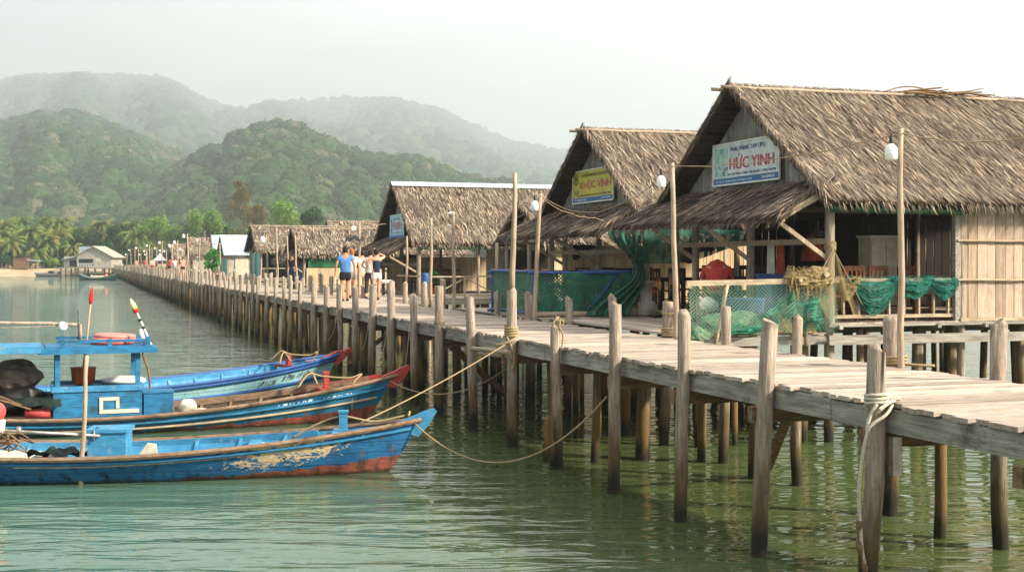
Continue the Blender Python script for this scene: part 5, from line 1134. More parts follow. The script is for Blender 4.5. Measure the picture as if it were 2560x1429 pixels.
# --- far boats
q = Pz(200, 701, 0); B4 = Boat('wooden_boat', 'distant green blue boat with one seated person near the far pier end', (Pz(297, 700, 0).x, Pz(297, 700, 0).y), -3, 6.8, 6.3, .75, .35, .9, .8, .5, hullmat('far_hull_paint', '#2e6a5c', '#26594f', '#235066', .15, .1, 6.3), M['b_blue'], M['b_wood_pale'], nx=24); B4.stem(M['b_blue'], 7.0, 1.6)
tag(MB().box((0, 0, 0), (2.4, .8, .2)).build('canvas_cover', M['cream'], None, loc=B4.at(3.2, 0, .6), rot=(.2, 0, 0)), 'pale canvas over the distant green boat', 'canvas'); tag(MB().ball((0, 0, 0), (.35, .3, .28), 2, .1).build('float_buoy', M['pink'], None, smooth=True, loc=B4.at(4.6, 0, .75)), 'pink float in the distant green boat', 'buoy')
q = Pz(92, 690, 0); B5 = Boat('speed_boat', 'white motor boat with red stripe pulled up at the far beach', (q.x-.5, q.y), 182, 5.4, 5.0, .8, .55, .2, .1, .7, hullmat('far_white_hull', '#d8d8d4', '#c9c9c5', '#b5482f', .25, .1, 5.0), M['white'], M['b_navy'], nx=20); MB().box((1.8, 0, .9), (.9, .9, .5)).build('windscreen', M['black'], B5.r); MB().box((.1, 0, .6), (.4, .4, .7)).build('engine', M['black'], B5.r)
# ---------------------------------------------------------------- lamp poles, bulbs and wires
def light_pole(base, top, r, label, grp=None, n=6):
    t_ = thing('light_pole', label, 'pole', base, 0, grp); d = Vector(top)-Vector(base)
    pts = [d*(i/n)+(Vector((R.uniform(-.018, .018), R.uniform(-.018, .018), 0)) if 0 < i < n else Vector()) for i in range(n+1)]
    MB().tube(pts, [r*1.05-(r*.3)*i/n for i in range(n+1)], 9).build('shaft', M['pole'], t_, smooth=True); return t_
def bulb(p, label, s=1.0, grp=None):
    t_ = thing('hanging_lamp', label, 'lamp', p, 0, grp)
    MB().lathe([(.01, .2*s), (.022*s, .17*s), (.026*s, .1*s), (.03*s, .09*s)], 10).build('socket', M['black'], t_, smooth=True)
    MB().lathe([(.028*s, .09*s), (.07*s, .04*s), (.078*s, -.02*s), (.074*s, -.09*s), (.05*s, -.11*s), (.005, -.112*s)], 16).build('bulb', M['bulb'], t_, smooth=True)
def wire(pts, label, r=.007, sagd=.08, grp=None):
    b = MB(); 
    for a, c in zip(pts[:-1], pts[1:]): b.tube([p+Vector((R.uniform(-.01, .01), 0, R.uniform(-.014, .014))) for p in sag(a, c, sagd, 14)], r, 5)
    return tag(b.build('wire', M['wire'], None, smooth=True), label, 'wire', grp)
y1_, y2_ = 15.35, 21.05
t1 = Pd(2252, 322, y1_); light_pole(Pz(2252, 905, 1.82)*0+Vector((Pd(2254, 0, y1_).x, y1_, 1.0)), t1, .043, 'tall pale lamp pole before the net draped railing')
t2 = Pd(1680, 407, y2_); light_pole(Vector((Pd(1695, 0, y2_).x, y2_, 1.0)), t2, .05, 'lamp pole lashed to the stubby post beside the net platform')
bulb(Pd(2228, 378, y1_), 'white bulb beside the tall lamp pole at the net draped railing', 1.0); bulb(Pd(1653, 452, y2_), 'white bulb beside the lamp pole at the net platform', 1.0)
MB_ = MB(); MB_.tube([Pd(2228, 350, y1_), Pd(2230, 338, y1_), Pd(2250, 336, y1_)], .006, 5); tag(MB_.build('lamp_flex', M['wire'], None), 'short flex holding the bulb by the tall lamp pole', 'wire')
MB_ = MB(); MB_.tube([Pd(1653, 432, y2_), Pd(1662, 418, y2_), Pd(1680, 417, y2_)], .007, 5); tag(MB_.build('lamp_flex', M['wire'], None), 'short flex holding the bulb by the net platform pole', 'wire')
q4 = 27.9; t4 = Pd(1351, 484, q4)
wire([Pd(2700, 326, 12.6), Pd(2252, 335, y1_), t2-Vector((0, 0, .07))], 'pale wire strung between the two nearest lamp poles', .008, .1)
wire([t2-Vector((0, 0, .07)), t4-Vector((0, 0, .03))], 'pale wire from the net platform pole to the pole before the yellow sign', .008, .55)
light_pole(Vector((Pd(1333, 0, q4).x, q4, 1.0)), t4, .055, 'leaning lamp pole before the yellow signed hut'); bulb(Pd(1337, 513, q4), 'white bulb beside the leaning lamp pole', 1.15)
wire([Pd(1337, 500, q4), t4-Vector((0, 0, .1))], 'short flex at the leaning lamp pole', .006, .0)
b3 = W(P[6][0]+.02, P[6][1]+.03, 2.55); light_pole(b3, Pd(1287, 432, b3.y), .05, 'tall bare pole standing on the coiled rope post')
wire([t4-Vector((0, 0, .1)), Pd(1490, 545, 29.0), Pd(1560, 540, 29.5)], 'drooping wire under the yellow sign', .007, .1)
q5 = 33.8; t5 = Pd(1134, 528, q5); light_pole(Vector((Pd(1134, 0, q5).x, q5, 1.6)), t5, .05, 'slender pole with small lamp arms before the metal capped hut')
b = MB(); b.tube([t5-Vector((0, 0, .03)), Pd(1113, 535, q5)], .03, 6); b.tube([Pd(1131, 566, q5), Pd(1118, 562, q5)], .03, 6); tag(b.build('tube_lamp', M['white'], None, smooth=True), 'two small tube lamps on the slender pole', 'lamp')
q6 = 40; t6 = Pd(1078, 545, q6); light_pole(Vector((Pd(1077, 0, q6).x, q6, 1.6)), t6, .05, 'rusty thin pole in the metal capped hut yard')
wire([t5, t6-Vector((0, 0, .2)), Pd(1000, 548, 46)], 'wire across the thatch of the metal capped hut', .008, .15)
wire([t5-Vector((0, 0, .1)), t4-Vector((0, 0, .2))], 'wire between the slender pole and the leaning pole', .008, .35)
q8 = 46.5; t8 = Pd(1017, 590, q8); light_pole(Vector((Pd(1016, 0, q8).x, q8, 1.6)), t8, .05, 'bent pole under the porch thatch of the metal capped hut')
q7 = 46.0; t7 = Pd(899, 553, q7); light_pole(Vector((Pd(897, 0, q7).x, q7, 1.6)), t7, .045, 'straight pole rising among the walking group')
tag(MB().box((0, 0, 0), (.16, .08, .16)).build('lamp_box', M['white'], None, loc=Pd(885, 570, q7)), 'small white box lamp above the walking group', 'lamp'); b = MB(); b.grid(lambda u, v: (u*.7-.3, (v-.5)*.2, .1*math.sin(u*3)+.15*v+.04*math.sin(u*17)), 10, 3); tag(b.build('black_flag', M['black'], None, loc=Pd(884, 607, q7)), 'black rag flag flying from the straight pole', 'flag')
wire([t7, Pd(965, 560, 49)], 'wire from the straight pole to the small blue sign', .01, .05)
far = [(738, 588, 66), (691, 570, 70), (666, 587, 76), (718, 590, 72)]
g = 'thin lamp poles along the far pier'
prev = None; k = 0
for px, py, Y in far: light_pole(Vector((Pd(px+4, 0, Y).x, Y, 1.6)), Pd(px, py, Y), .055, ('thin pole at the left corner of the bamboo slat hut', 'tilted thin pole in front of the turquoise sided hut', 'thin pole with a white lamp before the turquoise sided hut', 'short thin pole left of the bamboo slat hut')[k]); k += 1
bulb(Pd(657, 598, 76), 'white lamp before the turquoise sided hut', 2.0)
s = 88
while s < 225:
    side = 9.5 if R.random() < .65 else 6.9
    hgt = R.uniform(2.6, 3.4); bp = W(side, s, 1.6); tp = W(side+R.uniform(-.15, .15), s+R.uniform(-.1, .1), ZD+hgt)
    light_pole(bp, tp, .055, 'thin pole with a bare bulb far along the pier', g, 2)
    if R.random() < .7: bulb(tp+Vector((-.25, 0, -.15)), 'tiny white bulb on a thin pole far along the pier', 1.3, 'bulbs along the far pier')
    if prev is not None and R.random() < .7: wire([prev, tp], 'thin wire between poles far along the pier', .012, .25, 'wires along the far pier')
    prev = tp; s += R.uniform(4.5, 8)
# ---------------------------------------------------------------- people
M['skin'] = pm('tanned_skin', '#c08a6c', '#ad7657', ns=3, rough=.6, sss=0); M['skin_pale'] = pm('fair_skin', '#d6a085', '#c48d72', ns=3, rough=.6)
M['hair'] = pm('dark_hair', '#2a1f1a', '#17110e', rough=.6); M['hair_ginger'] = pm('reddish_hair', '#a5643d', '#87492b', rough=.6)
cl_ = {}
def cloth(h):
    if h not in cl_: cl_[h] = pm('cloth_'+['navy', 'blue', 'white', 'black', 'beige', 'pink', 'red', 'grey', 'dark'][['#223450', '#4d82bd', '#d3d0ca', '#1e1f24', '#c4b295', '#d9a59b', '#b54238', '#8d8a86', '#3a2f2c'].index(h)], h, ns=5, rough=.85, bump=.01)
    return cl_[h]
def skin_mesh(nodes, edges, root=0, sub=2):
    me = bpy.data.meshes.new('skin'); me.from_pydata([n[0] for n in nodes], edges, []); o = bpy.data.objects.new('skin', me); C.objects.link(o)
    o.modifiers.new('s', 'SKIN'); sm = o.modifiers.new('u', 'SUBSURF'); sm.levels = sub; sm.render_levels = sub
    for i, n in enumerate(nodes): me.skin_vertices[0].data[i].radius = n[1]; me.skin_vertices[0].data[i].use_root = (i == root)
    dg = bpy.context.evaluated_depsgraph_get(); dg.update(); r = bpy.data.meshes.new_from_object(o.evaluated_get(dg)); bpy.data.objects.remove(o)
    v = [tuple(q.co) for q in r.vertices]; f = [tuple(p.vertices) for p in r.polygons]; return v, f
def person(label, loc, rz, H, top, bottom, skin='skin', hair='hair', sleeve=.55, leg=.45, lean=0.0, arms=None, stride=.12, shoes='black', grp=None, detail=True, build=1.0, tank=False, longhair=False):
    k = H/1.75; t_ = thing('person', label, 'person', loc, rz, grp)
    hips = [Vector((s*.09, 0, .92)) for s in (-1, 1)]; kn = [Vector((s*.1, .03+s*stride*.45, .5)) for s in (-1, 1)]; an = [Vector((s*.1, s*stride-.03, .09)) for s in (-1, 1)]
    sh = [Vector((s*.185, lean*.5, 1.42)) for s in (-1, 1)]
    if arms is None: arms = [((-.25, -.02, 1.15), (-.26, .06, .9)), ((.25, -.02, 1.15), (.26, .06, .9))]
    el = [Vector(a[0]) for a in arms]; wr = [Vector(a[1]) for a in arms]
    w_ = build
    nd = [((0, 0, .95), (.15*w_, .11)), ((0, 0, 1.12), (.13*w_, .1)), ((0, lean*.4, 1.34), (.155*w_, .11)), ((0, lean*.6, 1.48), (.06, .06)), ((0, lean*.7+.01, 1.56), (.07, .075)), ((0, lean*.8+.02, 1.66), (.082, .095)), ((0, lean*.8+.015, 1.72), (.055, .07))]
    ed = [(0, 1), (1, 2), (2, 3), (3, 4), (4, 5), (5, 6)]
    for i in (0, 1):
        b0 = len(nd); nd += [(tuple(sh[i]), (.055, .055)), (tuple(el[i]), (.042, .042)), (tuple(wr[i]), (.028, .028)), (tuple(wr[i]+(wr[i]-el[i]).normalized()*.09), (.034, .018))]
        ed += [(2, b0), (b0, b0+1), (b0+1, b0+2), (b0+2, b0+3)]
    for i in (0, 1):
        b0 = len(nd); nd += [(tuple(hips[i]), (.088, .09)), (tuple(kn[i]), (.058, .058)), (tuple(lerp(kn[i], an[i], .35)), (.055, .055)), (tuple(an[i]), (.036, .038)), (tuple(an[i]+Vector((0, .15, -.055))), (.042, .026))]
        ed += [(0, b0), (b0, b0+1), (b0+1, b0+2), (b0+2, b0+3), (b0+3, b0+4)]
    S = Matrix.Scale(k, 4)
    v, f = skin_mesh(nd, ed, 0, 2 if detail else 1); b = MB(); b.add(v, f, S)
    hc = Vector((0, lean*.8+.02, 1.645))
    b.ball(tuple((hc+Vector((0, .1, -.01)))*k), (.014, .02, .02), 1); [b.ball(tuple((hc+Vector((s_*.083, 0, -.01)))*k), (.012, .022, .032), 1) for s_ in (-1, 1)]
    if detail:
        for i in (0, 1):
            d = (wr[i]-el[i]).normalized(); pd = wr[i]+d*.1; sx = 1 if i else -1
            for q in range(4): p0 = pd+Vector((0, -.03+.02*q, 0)); b.tube([p0*k, (p0+d*.035+Vector((0, .005, 0)))*k, (p0+d*(.06-.006*abs(q-1.5))+Vector((-sx*.012, .01, 0)))*k], [.009, .008, .006], 5)
            p0 = wr[i]+d*.05+Vector((0, .03, 0)); b.tube([p0*k, (p0+d*.03+Vector((-sx*.01, .025, 0)))*k, (p0+d*.055+Vector((-sx*.012, .03, 0)))*k], [.011, .009, .007], 5)
    b.build('body', M[skin], t_, smooth=True)
    # top
    tn = [((0, 0, .9), (.175*w_, .135)), ((0, 0, 1.1), (.155*w_, .125)), ((0, lean*.4, 1.34), (.178*w_, .13)), ((0, lean*.55, 1.44 if not tank else 1.38), (.085 if not tank else .13, .075))]; te = [(0, 1), (1, 2), (2, 3)]
    if not tank:
        for i in (0, 1):
            b0 = len(tn); tn += [(tuple(sh[i]+Vector((0, 0, .0))), (.078, .078)), (tuple(lerp(sh[i], el[i], sleeve)), (.07, .072))]; te += [(2, b0), (b0, b0+1)]
            if sleeve > .9: tn.append((tuple(lerp(el[i], wr[i], .8)), (.045, .045))); te.append((b0+1, b0+2))
    v, f = skin_mesh(tn, te, 1); MB().add(v, f, S).build('tank_top' if tank else 'shirt', cloth(top), t_, smooth=True)
    bn = [((0, 0, .98), (.165*w_, .13)), ((0, 0, .9), (.17*w_, .135))]; be = [(0, 1)]
    for i in (0, 1):
        b0 = len(bn); bn += [(tuple(lerp(hips[i], kn[i], .3)+Vector(((i*2-1)*.01, 0, 0))), (.108, .112))]; be += [(1, b0)]
        if leg <= 1: bn.append((tuple(lerp(hips[i], kn[i], max(leg, .4)+.25)), (.1, .102))); be.append((b0, b0+1))
        else: bn += [(tuple(kn[i]), (.08, .08)), (tuple(lerp(kn[i], an[i], .85)), (.066, .068))]; be += [(b0, b0+1), (b0+1, b0+2)]
    v, f = skin_mesh(bn, be, 0); MB().add(v, f, S).build('shorts' if leg <= 1 else 'trousers', cloth(bottom), t_, smooth=True)
    hb_ = MB(); hb_.ball(tuple((hc+Vector((0, -.012, .028)))*k), (.098*k, .112*k, .1*k), 2, .12, 3)
    hb_.ball(tuple((hc+Vector((0, -.055, -.03)))*k), (.088*k, .06*k, .085*k), 2, .1, 2)
    if longhair: hb_.ball(tuple((hc+Vector((0, -.08, -.12)))*k), (.085*k, .05*k, .15*k), 2, .15, 2)
    hb_.build('hair', M[hair], t_, smooth=True)
    if detail:
        for i in (0, 1): MB().ball(tuple((an[i]+Vector((0, .06, -.055)))*k), (.052*k, .135*k, .035*k), 2).build('shoe', cloth('#1e1f24') if shoes == 'black' else M['cream'], t_, smooth=True)
    return t_
def onpier(px, Y): return Vector((Pd(px, 0, Y).x, Y, ZD+.01))
aw = TH
person('man in blue tee and black shorts walking away on the pier', onpier(863, 41.5), aw, 1.77, '#4d82bd', '#1e1f24', build=1.1, arms=[((-.29, -.03, 1.17), (-.31, .03, .9)), ((.29, -.03, 1.17), (.31, .04, .9))])
person('reddish haired person in white shirt walking beyond the blue tee', onpier(880, 45.5), aw, 1.72, '#d3d0ca', '#8d8a86', skin='skin_pale', hair='hair_ginger', arms=[((-.25, 0, 1.15), (-.2, .15, 1.0)), ((.26, -.02, 1.15), (.27, .05, .9))])
person('person in white tee and long beige trousers in the walking group', onpier(905, 46.8), aw, 1.7, '#d3d0ca', '#c4b295', leg=2, skin='skin_pale')
person('person in white shirt and dark trousers leaning towards the navy top', onpier(924, 44.6), aw-.5, 1.68, '#d3d0ca', '#3a2f2c', leg=2, lean=.16, skin='skin_pale', arms=[((-.3, .02, 1.2), (-.25, .2, 1.1)), ((.32, .1, 1.55), (.2, .15, 1.7))])
person('woman in navy tank top and pale shorts with one arm raised', onpier(941, 43.0), aw, 1.7, '#223450', '#d3d0ca', skin='skin_pale', tank=True, leg=.2, build=.92, arms=[((-.3, .0, 1.2), (-.33, .2, 1.05)), ((.33, .1, 1.5), (.15, .12, 1.58))], shoes='black', longhair=False)
person('dark dressed person standing at the corner of the bamboo slat hut', W(11.0, 70.5, 1.86), aw+2.4, 1.65, '#1e1f24', '#223450', leg=2)
person('person in pale pink shirt walking towards us far down the pier', onpier(457, 108), aw+PI, 1.7, '#d9a59b', '#3a2f2c', leg=.5, build=1.1)
for i, (px, Y, tp, bt, lab) in enumerate(((424, 128, '#b54238', '#3a2f2c', 'far walker in red shirt left of the white parasol'), (437, 121, '#d3d0ca', '#8d8a86', 'far walker in white shirt right of the white parasol'), (362, 178, '#b54238', '#8d8a86', 'tiny far walker in red shirt near the lamp posts'), (383, 165, '#d3d0ca', '#b54238', 'tiny far walker in white shirt with red shorts'), (378, 158, '#c4b295', '#3a2f2c', 'tiny far walker in beige shirt'), (341, 196, '#d9a59b', '#8d8a86', 'tiny farthest walker in pink shirt'))):
    person(lab, onpier(px, Y), aw+PI*(i % 2), 1.68, tp, bt, detail=False, leg=.5)
person('seated boatman in the distant green boat', B4.at(2.0, 0, -.25), PI/2, 1.4, '#c4b295', '#3a2f2c', detail=False)
um = thing('parasol', 'white peaked parasol far along the pier', 'parasol', onpier(400, 148))
MB().tube([(0, 0, 0), (0, 0, 2.3)], .04, 6).build('pole', M['pole'], um); MB().lathe([(.9, 1.45), (.6, 1.66), (.3, 1.95), (.04, 2.3)], 12).build('canopy', M['white'], um, smooth=False)
pl = thing('potted_bush', 'tall bright green potted bush far along the pier', 'plant', W(9.9, 104, 1.85))
MB().lathe([(.3, 0), (.4, .5), (.36, .5)], 10).build('pot', M['orange'], pl); b = MB()
for k in range(260): d = Vector((R.gauss(0, 1), R.gauss(0, 1), R.gauss(0, 1))).normalized(); b.blade(Vector((0, 0, 1.35))+Vector((d.x*.55, d.y*.55, d.z*.95))*R.uniform(.3, 1), d*.22, d.orthogonal(), .1, (0, 0, -.04))
b.build('leaves', M['leafpot'], pl)

# someone in red hunched on a stool behind the net rail, mending nets
sp = at(h1, -.75, 2.7, 1.9)
sp2 = sp+Vector((0, 0, .14))
tag(MB().lathe([(.16, 0), (.17, .03), (.15, .52), (.18, .54), (.18, .57), (.02, .58)], 14).build('low_stool', M['chair_dark'], None, loc=sp), 'low dark stool under the hunched person in red', 'stool')
hp = thing('person', 'person in red shirt hunched on a low stool behind the net rail', 'person', sp2, TH-.5)
nd = [((0, 0, .54), (.16, .13)), ((0, .05, .72), (.15, .13)), ((0, .14, .93), (.17, .13)), ((0, .27, 1.0), (.06, .06)), ((0, .38, .98), (.08, .09)), ((0, .44, .93), (.06, .07))]; eg = [(0, 1), (1, 2), (2, 3), (3, 4), (4, 5)]
for sx in (-1, 1):
    n0 = len(nd); nd += [((sx*.21, .17, .9), (.06, .06)), ((sx*.3, .25, .66), (.045, .045)), ((sx*.16, .45, .56), (.03, .03)), ((sx*.1, .53, .52), (.035, .02))]; eg += [(2, n0), (n0, n0+1), (n0+1, n0+2), (n0+2, n0+3)]
    n0 = len(nd); nd += [((sx*.12, .1, .5), (.09, .09)), ((sx*.2, .45, .52), (.06, .06)), ((sx*.18, .42, -.02), (.04, .04)), ((sx*.19, .56, -.1), (.045, .03))]; eg += [(0, n0), (n0, n0+1), (n0+1, n0+2), (n0+2, n0+3)]
v, f = skin_mesh(nd, eg, 0); b = MB(); b.add(v, f)
for sx in (-1, 1):
    for q in range(5): b.tube([(sx*(.08+.018*q), .54, .52), (sx*(.075+.017*q), .58, .505), (sx*(.07+.016*q), .605-.006*abs(q-2), .48)], [.009, .008, .006], 5)
b.build('body', M['skin'], hp, smooth=True)
v, f = skin_mesh([((0, -.01, .5), (.19, .16)), ((0, .04, .72), (.185, .16)), ((0, .13, .93), (.215, .17)), ((0, .2, 1.02), (.14, .12)), ((.21, .17, .91), (.085, .085)), ((.28, .23, .72), (.075, .075)), ((-.21, .17, .91), (.085, .085)), ((-.28, .23, .72), (.075, .075))], [(0, 1), (1, 2), (2, 3), (2, 4), (4, 5), (2, 6), (6, 7)], 1)
MB().add(v, f).build('shirt', M['red'], hp, smooth=True)
v, f = skin_mesh([((0, 0, .52), (.18, .15)), ((.12, .12, .5), (.11, .11)), ((.2, .44, .52), (.085, .085)), ((-.12, .12, .5), (.11, .11)), ((-.2, .44, .52), (.085, .085))], [(0, 1), (1, 2), (0, 3), (3, 4)], 0)
MB().add(v, f).build('shorts', cloth('#3a2f2c'), hp, smooth=True)
b = MB(); b.ball((0, .37, 1.01), (.095, .11, .085), 2, .1, 3); b.build('hair', M['hair'], hp, smooth=True)
# ---------------------------------------------------------------- shore: trees, palms, houses
def leafmat(name, a, b_, c_=None):
    t = NT(name); rp = t.node('ShaderNodeNewGeometry').outputs['Random Per Island']
    c = t.mix(rp, col(a), col(b_)); n = t.noise(t.coord('Position'), .35, 3); c = t.mix(t.range(n, .4, .65), c, col(c_ or b_))
    t.L(c, t.b.inputs['Base Color']); t.b.inputs['Roughness'].default_value = .75; t.b.inputs['Specular IOR Level'].default_value = .2
    tr = t.node('ShaderNodeBsdfTranslucent'); t.L(c, tr.inputs['Color']); ms = t.node('ShaderNodeMixShader'); ms.inputs[0].default_value = .3
    t.L(t.b.outputs[0], ms.inputs[1]); t.L(tr.outputs[0], ms.inputs[2]); t.L(ms.outputs[0], t.out.inputs['Surface']); return t.m
M['leaf_a'] = leafmat('bright_green_leaves', '#6c983c', '#3d6a26', '#8aa648'); M['leaf_b'] = leafmat('deep_green_leaves', '#41702e', '#24491f'); M['leaf_c'] = leafmat('brown_green_needles', '#7d7440', '#5b5e36', '#8a7744'); M['leaf_p'] = leafmat('palm_fronds', '#6f8c40', '#3a5f28', '#8d8a48')
M['trunk'] = pm('grey_trunk_bark', '#7a6b58', '#5b4e40', (3, 3, .6), 2, .9)
def tree(label, px, py, Y, wpx, hpx, m, lobes=9, leaves=1500, ls=.55, kind='broadleaf_tree', conical=False, grp=None):
    c = Pd(px, py, Y); rx, rz_ = wpx*Y/F/2*1.3, hpx*Y/F/2*1.15; base = Vector((c.x, Y, landz(c.x, Y)-.1)); t_ = thing(kind, label, 'tree', base, R.uniform(0, 6), grp)
    cz = c.z-base.z; b = MB()
    b.tube(jagline((0, 0, 0), (R.uniform(-.3, .3), R.uniform(-.3, .3), cz+.3*rz_), 5, .12), [.05*rz_+.12, .04*rz_+.1, .04*rz_+.08, .09, .07, .05], 7)
    L_ = []
    for i in range(lobes):
        if conical: f = R.uniform(-.95, 1.0); w_ = (1-f)*.45+.12; L_.append((Vector((R.uniform(-1, 1)*rx*w_, R.uniform(-1, 1)*rx*w_, cz+f*rz_)), rx*R.uniform(.2, .34)*(1.1-.4*f)))
        else:
            d = Vector((R.gauss(0, 1), R.gauss(0, 1), R.gauss(.15, .8))).normalized()*R.uniform(.35, .72); L_.append((Vector((d.x*rx, d.y*rx, cz+d.z*rz_)), min(rx, rz_)*R.uniform(.3, .52)))
    for p, r in L_[:6]: b.tube([(0, 0, cz*.55), p*.6+Vector((0, 0, cz*.25)), p], [.09, .06, .03], 5)
    b.build('trunk', M['trunk'], t_)
    b = MB()
    for i in range(leaves):
        p, r = L_[i % lobes]; d = Vector((R.gauss(0, 1), R.gauss(0, 1), R.gauss(.2, 1))).normalized(); q = p+d*r*R.uniform(.55, 1.08)
        e1 = Vector((R.gauss(0, 1), R.gauss(0, 1), R.gauss(0, .6))).normalized()*ls*R.uniform(.7, 1.5); e2 = d.cross(e1).normalized()*ls*R.uniform(.3, .8)
        if conical: e1 = (d+Vector((0, 0, .8))).normalized()*ls*1.7; e2 = e2*.6
        b.add([q-e1*.5-e2*.3, q+e2*.6, q+e1*.6, q-e2*.6], [(0, 1, 2, 3)])
    b.build('crown', M[m], t_); return t_
def palm(label, px, py, Y, fr, grp, lean=0.0, nf=20, m='leaf_p'):
    c = Pd(px, py, Y); base = Vector((c.x-lean, Y, landz(c.x, Y)-.1)); t_ = thing('palm_tree', label, 'palm', base, 0, grp); d = c-base
    MB().tube([d*0, d*.35+Vector((lean*-.12, 0, 0)), d*.7+Vector((lean*-.1, 0, 0)), d], [.26, .19, .16, .14], 7).build('trunk', M['trunk'], t_, smooth=True)
    b = MB()
    for k in range(nf):
        a = k*2.4+R.uniform(-.3, .3); el = lerp(1.25, -.35, (k+R.random())/nf); L_ = fr*R.uniform(.85, 1.15); h = Vector((math.cos(a), math.sin(a), 0)); side = Vector((-h.y, h.x, 0)); pts = []; p = Vector(d); e = el
        for i in range(9): pts.append(p.copy()); p = p+(h*math.cos(e)+Vector((0, 0, math.sin(e))))*(L_/8); e -= .2+.06*i*.4
        b.tube(pts, [.05-.005*i for i in range(9)], 3, cap=False)
        for i in range(1, 17):
            f = i/17*8; j = min(7, int(f)); q = pts[j].lerp(pts[j+1], f-j); tg = (pts[j+1]-pts[j]).normalized(); ll = fr*.3*math.sin(PI*(.12+.8*i/17))
            for sg in (-1, 1):
                dd = (side*sg*.8+tg*.6+Vector((0, 0, -.55-R.random()*.3))).normalized()*ll; b.add([q-tg*.2, q+tg*.2, q+dd], [(0, 1, 2)])
    b.build('crown', M[m], t_)
    b = MB()
    for k in range(5): b.ball(tuple(d+Vector((R.uniform(-.3, .3), R.uniform(-.3, .3), -.25))), .16, 1)
    b.build('coconuts', M['brace'], t_)
g = 'coconut palms behind the far beach'
pls = [(14, 566, 312, 4.6, .6), (52, 556, 318, 4.2, -.5), (76, 580, 305, 4.8, .4), (28, 612, 300, 4.6, -.6), (92, 634, 297, 3.6, .3), (150, 560, 318, 4.8, .5), (142, 592, 303, 4.8, -.3), (196, 580, 316, 3.8, .3), (255, 562, 316, 3.8, -.4), (340, 594, 304, 5.2, .3), (330, 566, 318, 3.4, .5), (115, 552, 330, 3.4, 0), (225, 578, 326, 3.2, .4), (2, 588, 306, 4.0, 0), (180, 622, 300, 3.2, -.3), (118, 608, 301, 4.0, .4)]
for i, (px, py, Y, fr, ln) in enumerate(pls): palm(('tall coconut palm with drooping fronds in the far beach grove' if fr > 4.1 else 'smaller coconut palm in the far beach grove'), px, py, Y, fr, g, ln)
T = tree; gs = 'green trees on the far shore'
T('brown green feathery casuarina, taller of two behind the far huts', 600, 530, 285, 76, 130, 'leaf_c', 26, 2600, .5, 'casuarina_tree', True)
T('brownish lower casuarina leaning right of the taller one', 640, 556, 280, 70, 90, 'leaf_c', 18, 1700, .5, 'casuarina_tree', True)
T('bright green broad tree between casuarina and round small tree', 700, 545, 275, 96, 92, 'leaf_a', 13, 2400, .5)
T('small round dark green tree right of the broad bright one', 776, 543, 270, 50, 66, 'leaf_b', 9, 1500, .5)
T('green dome shaped tree left of the feathery casuarina', 514, 562, 295, 88, 76, 'leaf_a', 12, 2200, .55)
T('tall bright green tree above the pier lamp posts', 392, 578, 305, 66, 84, 'leaf_a', 12, 2000, .55)
T('yellowish green tree with low spreading crown behind the pier', 432, 600, 298, 76, 64, 'leaf_a', 12, 2000, .5)
T('deep green tree beside the low palm', 298, 596, 312, 80, 66, 'leaf_b', 12, 1900, .55)
T('deep green tree behind the stilt house roof', 222, 606, 316, 84, 62, 'leaf_b', 12, 1900, .55)
T('deep green tree behind the tiny red shack', 70, 630, 322, 110, 70, 'leaf_b', 12, 1900, .55)
for i, (px, py, w_, h_) in enumerate(((12, 642, 80, 56), (60, 655, 70, 40), (150, 648, 80, 50), (178, 634, 50, 44), (118, 640, 60, 50), (215, 640, 90, 50), (260, 630, 80, 60), (310, 640, 100, 52), (360, 640, 90, 50), (420, 640, 100, 44), (480, 620, 90, 60), (545, 615, 90, 50), (600, 600, 90, 50), (680, 595, 100, 46), (760, 590, 90, 40), (840, 590, 100, 40), (-40, 630, 90, 60))):
    T('dense low shrub of the thicket along the far shore', px, py, 308+R.uniform(-8, 6) if px < 430 else 290+R.uniform(-6, 6), w_, h_, 'leaf_b', 10, 1300, .6, 'shrub', grp='shrubs along the far shore')
for i, (px, py, Y, w_, h_) in enumerate(((10, 612, 326, 90, 80), (50, 606, 330, 90, 90), (110, 604, 332, 100, 84), (165, 606, 330, 90, 84), (262, 604, 326, 84, 80), (330, 606, 322, 90, 76), (368, 606, 318, 80, 80), (470, 596, 312, 76, 80), (560, 588, 300, 80, 70), (650, 590, 296, 90, 60), (740, 572, 290, 90, 50), (20, 650, 300, 70, 44), (130, 655, 300, 60, 36), (300, 650, 300, 70, 44))):
    T('deep green bushy tree filling the shore thicket behind palms and huts', px, py, Y, w_, h_, 'leaf_b' if i % 3 else 'leaf_a', 12, 1800, .6, grp='bushy trees of the shore thicket')
# stilt house on the far shore
hs = thing('stilt_house', 'cream gabled stilt house standing in the water at the far beach', 'house', Pz(222, 690, 0)*1, 0)
Yh = hs.location.y; u = Yh/F
def hb_(x0, y0, x1, y1, d0, d1): # pixel rectangle to a box relative to the house
    a, c = Pd(x0, y1, Yh)-hs.location, Pd(x1, y0, Yh)-hs.location; return ((a.x+c.x)/2, (d0+d1)/2, (a.z+c.z)/2), (c.x-a.x, d1-d0, c.z-a.z)
b = MB(); b.box(*hb_(192, 642, 278, 668, 0, 8)); z0 = Pd(0, 642, Yh).z; zp = Pd(0, 616, Yh).z; xa, xb, xm_ = [(Pd(q, 0, Yh).x-hs.location.x) for q in (190, 280, 234)]
b.prism([(xa, z0+.003), (xb, z0+.003), (xm_, zp)], 'y', 0.002, 7.9); b.build('wall', M['concrete'], hs)
b = MB()
for (x_, sg) in ((xa, -1), (xb, 1)): slab(b, (xm_, -.6, zp+.15), (xm_, 8.4, zp+.15), (x_+sg*.6, -.6, z0-.1), (x_+sg*.6, 8.4, z0-.1), .12)
b.build('roof', M['concrete'], hs)
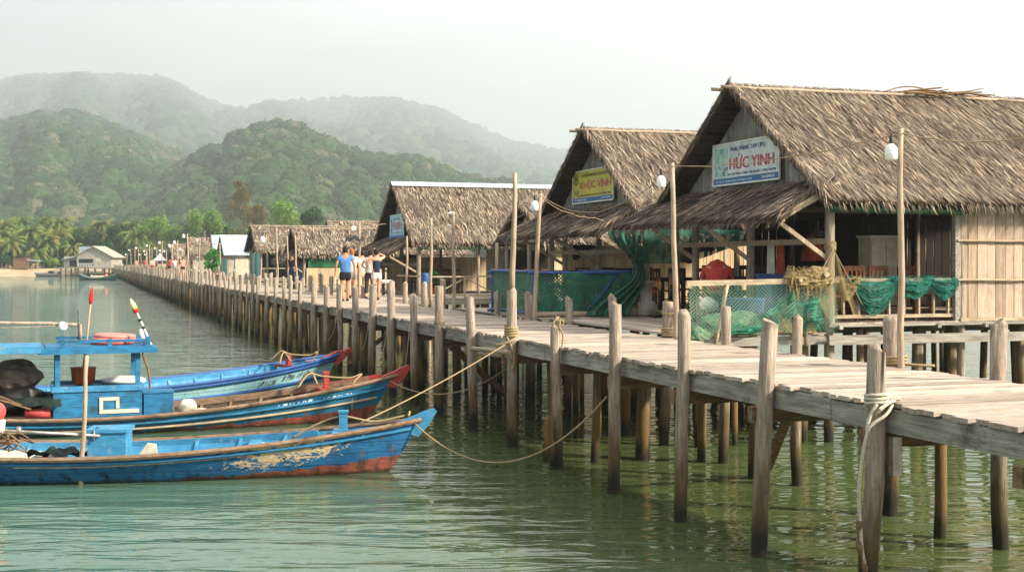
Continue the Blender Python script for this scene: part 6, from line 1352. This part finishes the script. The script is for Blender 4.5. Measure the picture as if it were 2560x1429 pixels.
MB().box(*hb_(186, 616, 220, 634, 3, 9)).build('roof_sheet', M['metal'], hs)
b = MB(); b.box(*hb_(154, 640, 191, 668, 1.5, 8)); b.build('side_room', M['concrete'], hs); b = MB(); slab(b, (xa, .8, z0+.1), (xa, 8, z0+.1), (Pd(150, 0, Yh).x-hs.location.x, .8, z0-.5), (Pd(150, 0, Yh).x-hs.location.x, 8, z0-.5), .1); b.build('side_roof', M['metal'], hs)
for r in ((197, 647, 233, 664), (168, 650, 190, 666)): MB().box(*hb_(*r, -.04 if r[0] > 190 else 1.45, .3 if r[0] > 190 else 1.8)).build('window', M['black'], hs)
MB().box(*hb_(239, 645, 251, 654, -.04, .2)).build('window', M['cream'], hs)
b = MB(); b.box(*hb_(154, 668, 290, 671, -2.0, 8)); b.build('floor', M['beam'], hs)
b = MB()
for x_ in range(198, 234, 4): b.box(*hb_(x_, 659, x_+1, 666, -.5, -.4))
b.box(*hb_(196, 658, 234, 659.5, -.52, -.38)); b.build('railing', M['white'], hs)
for x_ in (158, 170, 194, 201, 218, 243, 262, 278, 288): 
    c_, s_ = hb_(x_-1.6, 671, x_+1.6, 695, -1.5, -1.2); MB().tube([(c_[0], -1.4, c_[2]-1.5), (c_[0], -1.4, c_[2]+s_[2]/2)], .19, 7).build('stilt', M['post'], hs)
    MB().tube([(c_[0]+.4, 4, c_[2]-1.5), (c_[0]+.4, 4, c_[2]+s_[2]/2)], .17, 7).build('stilt', M['pile'], hs)
sk = thing('shack', 'tiny red walled shack under the palms at the far beach', 'shack', Pd(58, 672, 292), 0)
MB().box((-.3, 0, 1.3), (3.0, 2.5, 2.6)).build('wall', M['brace'], sk); b = MB(); slab(b, (-2.2, -1.6, 2.8), (1.6, -1.6, 2.8), (-2.2, 1.6, 2.9), (1.6, 1.6, 2.9), .1); b.build('roof', M['darkwood'], sk); b = MB(); slab(b, (1.2, -1.4, 2.0), (4.0, -1.4, 1.8), (1.2, 1.2, 2.1), (4.0, 1.2, 1.9), .08); b.build('awning', M['metal'], sk)
for x_ in (1.6, 3.8): MB().tube([(x_, -1.2, -.4), (x_, -1.2, 1.9)], .07, 6).build('post', M['pole'], sk)
